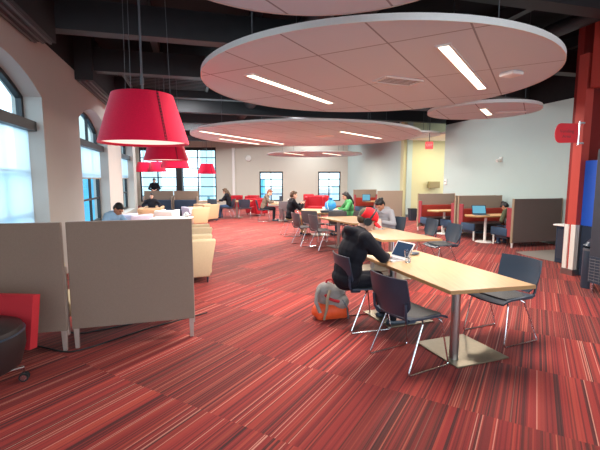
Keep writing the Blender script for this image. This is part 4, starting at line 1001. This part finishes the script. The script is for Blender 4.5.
person('person in black with fair brown hair, seated facing left at the back left table', (-3.1, 17.6, 0), face(-.97, .15), lean=16, nod=16, top=CBLK, legs=CDEN, skin=SKIN1, hair=HBRN, style='long', vox=.017)
person('person in olive jacket with black hair, slumped over in the right booth', (5.58, 10.3, -.02), face(-.4, .92), lean=32, nod=44, wr=((-.12, .3, .62), (.12, .3, .62)), top=COLV, legs=CDEN, skin=SKIN2, hair=HBLK, style='tuft', vox=.014, hz=.51, hood=True, bulk=1.05).scale = (.94, .94, .94)
person('person in pale blue top with black hair, bowed by the second arched window', (-4.08, 8.35, 0), face(.93, -.36), lean=34, nod=30, top=CBLU, legs=CDEN, skin=SKIN2, hair=HBLK, vox=.016, bulk=.9)
person('person in dark clothes sitting low before the left navy settee', (-5.72, 15.42, 0), face(.2, -1), lean=-6, nod=4, wr=((-.3, .2, .72), (.3, .2, .72)), top=CBLK, legs=MNAVY, skin=SKIN1, hair=HBLK, vox=.017, hz=.5).scale = (.86, .86, .9)
person('person in black top standing behind the left navy settee by the big window', (-7.75, 21.4, 0), face(.3, -1), lean=4, nod=18, wr=((-.1, .34, 1.16), (.1, .34, 1.16)), top=CBLK, legs=MNAVY, skin=SKIN1, hair=HBLK, vox=.017, hz=.96, stand=True)
# ------------------------------------------------------------------ light and camera
def area(name, loc, rot, sx, sy, power, color):
    l = bpy.data.lights.new(name, 'AREA'); l.shape = 'RECTANGLE'; l.size = sx; l.size_y = sy; l.energy = power; l.color = color
    o = bpy.data.objects.new(name, l); COL.objects.link(o); o.location = loc; o.rotation_euler = rot; return o
WARM = (1, .92, .84)
for a, e, z in LAMPS:
    d = V((e[0] - a[0], e[1] - a[1], 0)); area('strip_light', ((a[0] + e[0]) / 2, (a[1] + e[1]) / 2, z - .03), (0, 0, math.atan2(d.y, d.x)), d.length, .12, STRIP_W * d.length, WARM)
for i, (x, y, z, l_) in enumerate(PEND):
    l = bpy.data.lights.new('pendant_bulb', 'POINT'); l.energy = 60 if i < 3 else 25; l.color = (1, .84, .7); l.shadow_soft_size = .1
    o = bpy.data.objects.new('pendant_bulb', l); COL.objects.link(o); o.location = (x, y, z + .3)
area('corridor_fill_light', (6.0, 16.9, 3.4), (0, 0, ANG), 1.2, .6, 60, (1, .93, .72))  # fill added to brighten the corridor, without a lamp body
for x, y, z, p, sx in ((-7.6, 22.5, 4.4, FARW, 1.2), (-3.2, 22.5, 4.4, FARW, 1.2), (.6, 24.3, 4.4, FARW * .7, 1.2), (-4.6, 17.6, 4.4, FARW, 1.), (.3, 17.2, 4.4, FARW, 1.), (3.6, 12.4, 4.4, FARW * .5, .8), (-3.6, 12.6, 4.4, FARW * .6, 1.), (4.4, 9.6, 4.4, FARW * .25, .6)):
    area('added_fill_light', (x, y, z), (0, 0, ANG), sx, sx, p, (.94, .97, 1))  # bodiless fill lights, added to brighten the far end and the walls
w = bpy.data.worlds.new('World'); sc.world = w; w.use_nodes = True
nt = w.node_tree; bg = nt.nodes['Background']; bg.inputs[0].default_value = (.80, .90, 1.0, 1); bg.inputs[1].default_value = WORLD
cam = bpy.data.cameras.new('Camera'); cam.sensor_width = 36; cam.lens = 24; cam.clip_end = 300
co = bpy.data.objects.new('Camera', cam); COL.objects.link(co); co.location = (0, 0, 1.72); co.rotation_euler = (PI / 2 - math.atan((225 - 179) / 400), 0, 0)
sc.camera = co
sc.view_settings.view_transform = 'Standard'; sc.view_settings.look = 'None'; sc.view_settings.exposure = EXPO; sc.view_settings.gamma = 1; sc.view_settings.use_curve_mapping = False
sc.cycles.use_denoising = True; sc.cycles.max_bounces = 8; sc.cycles.diffuse_bounces = 5; sc.cycles.transparent_max_bounces = 12; sc.cycles.sample_clamp_indirect = 8
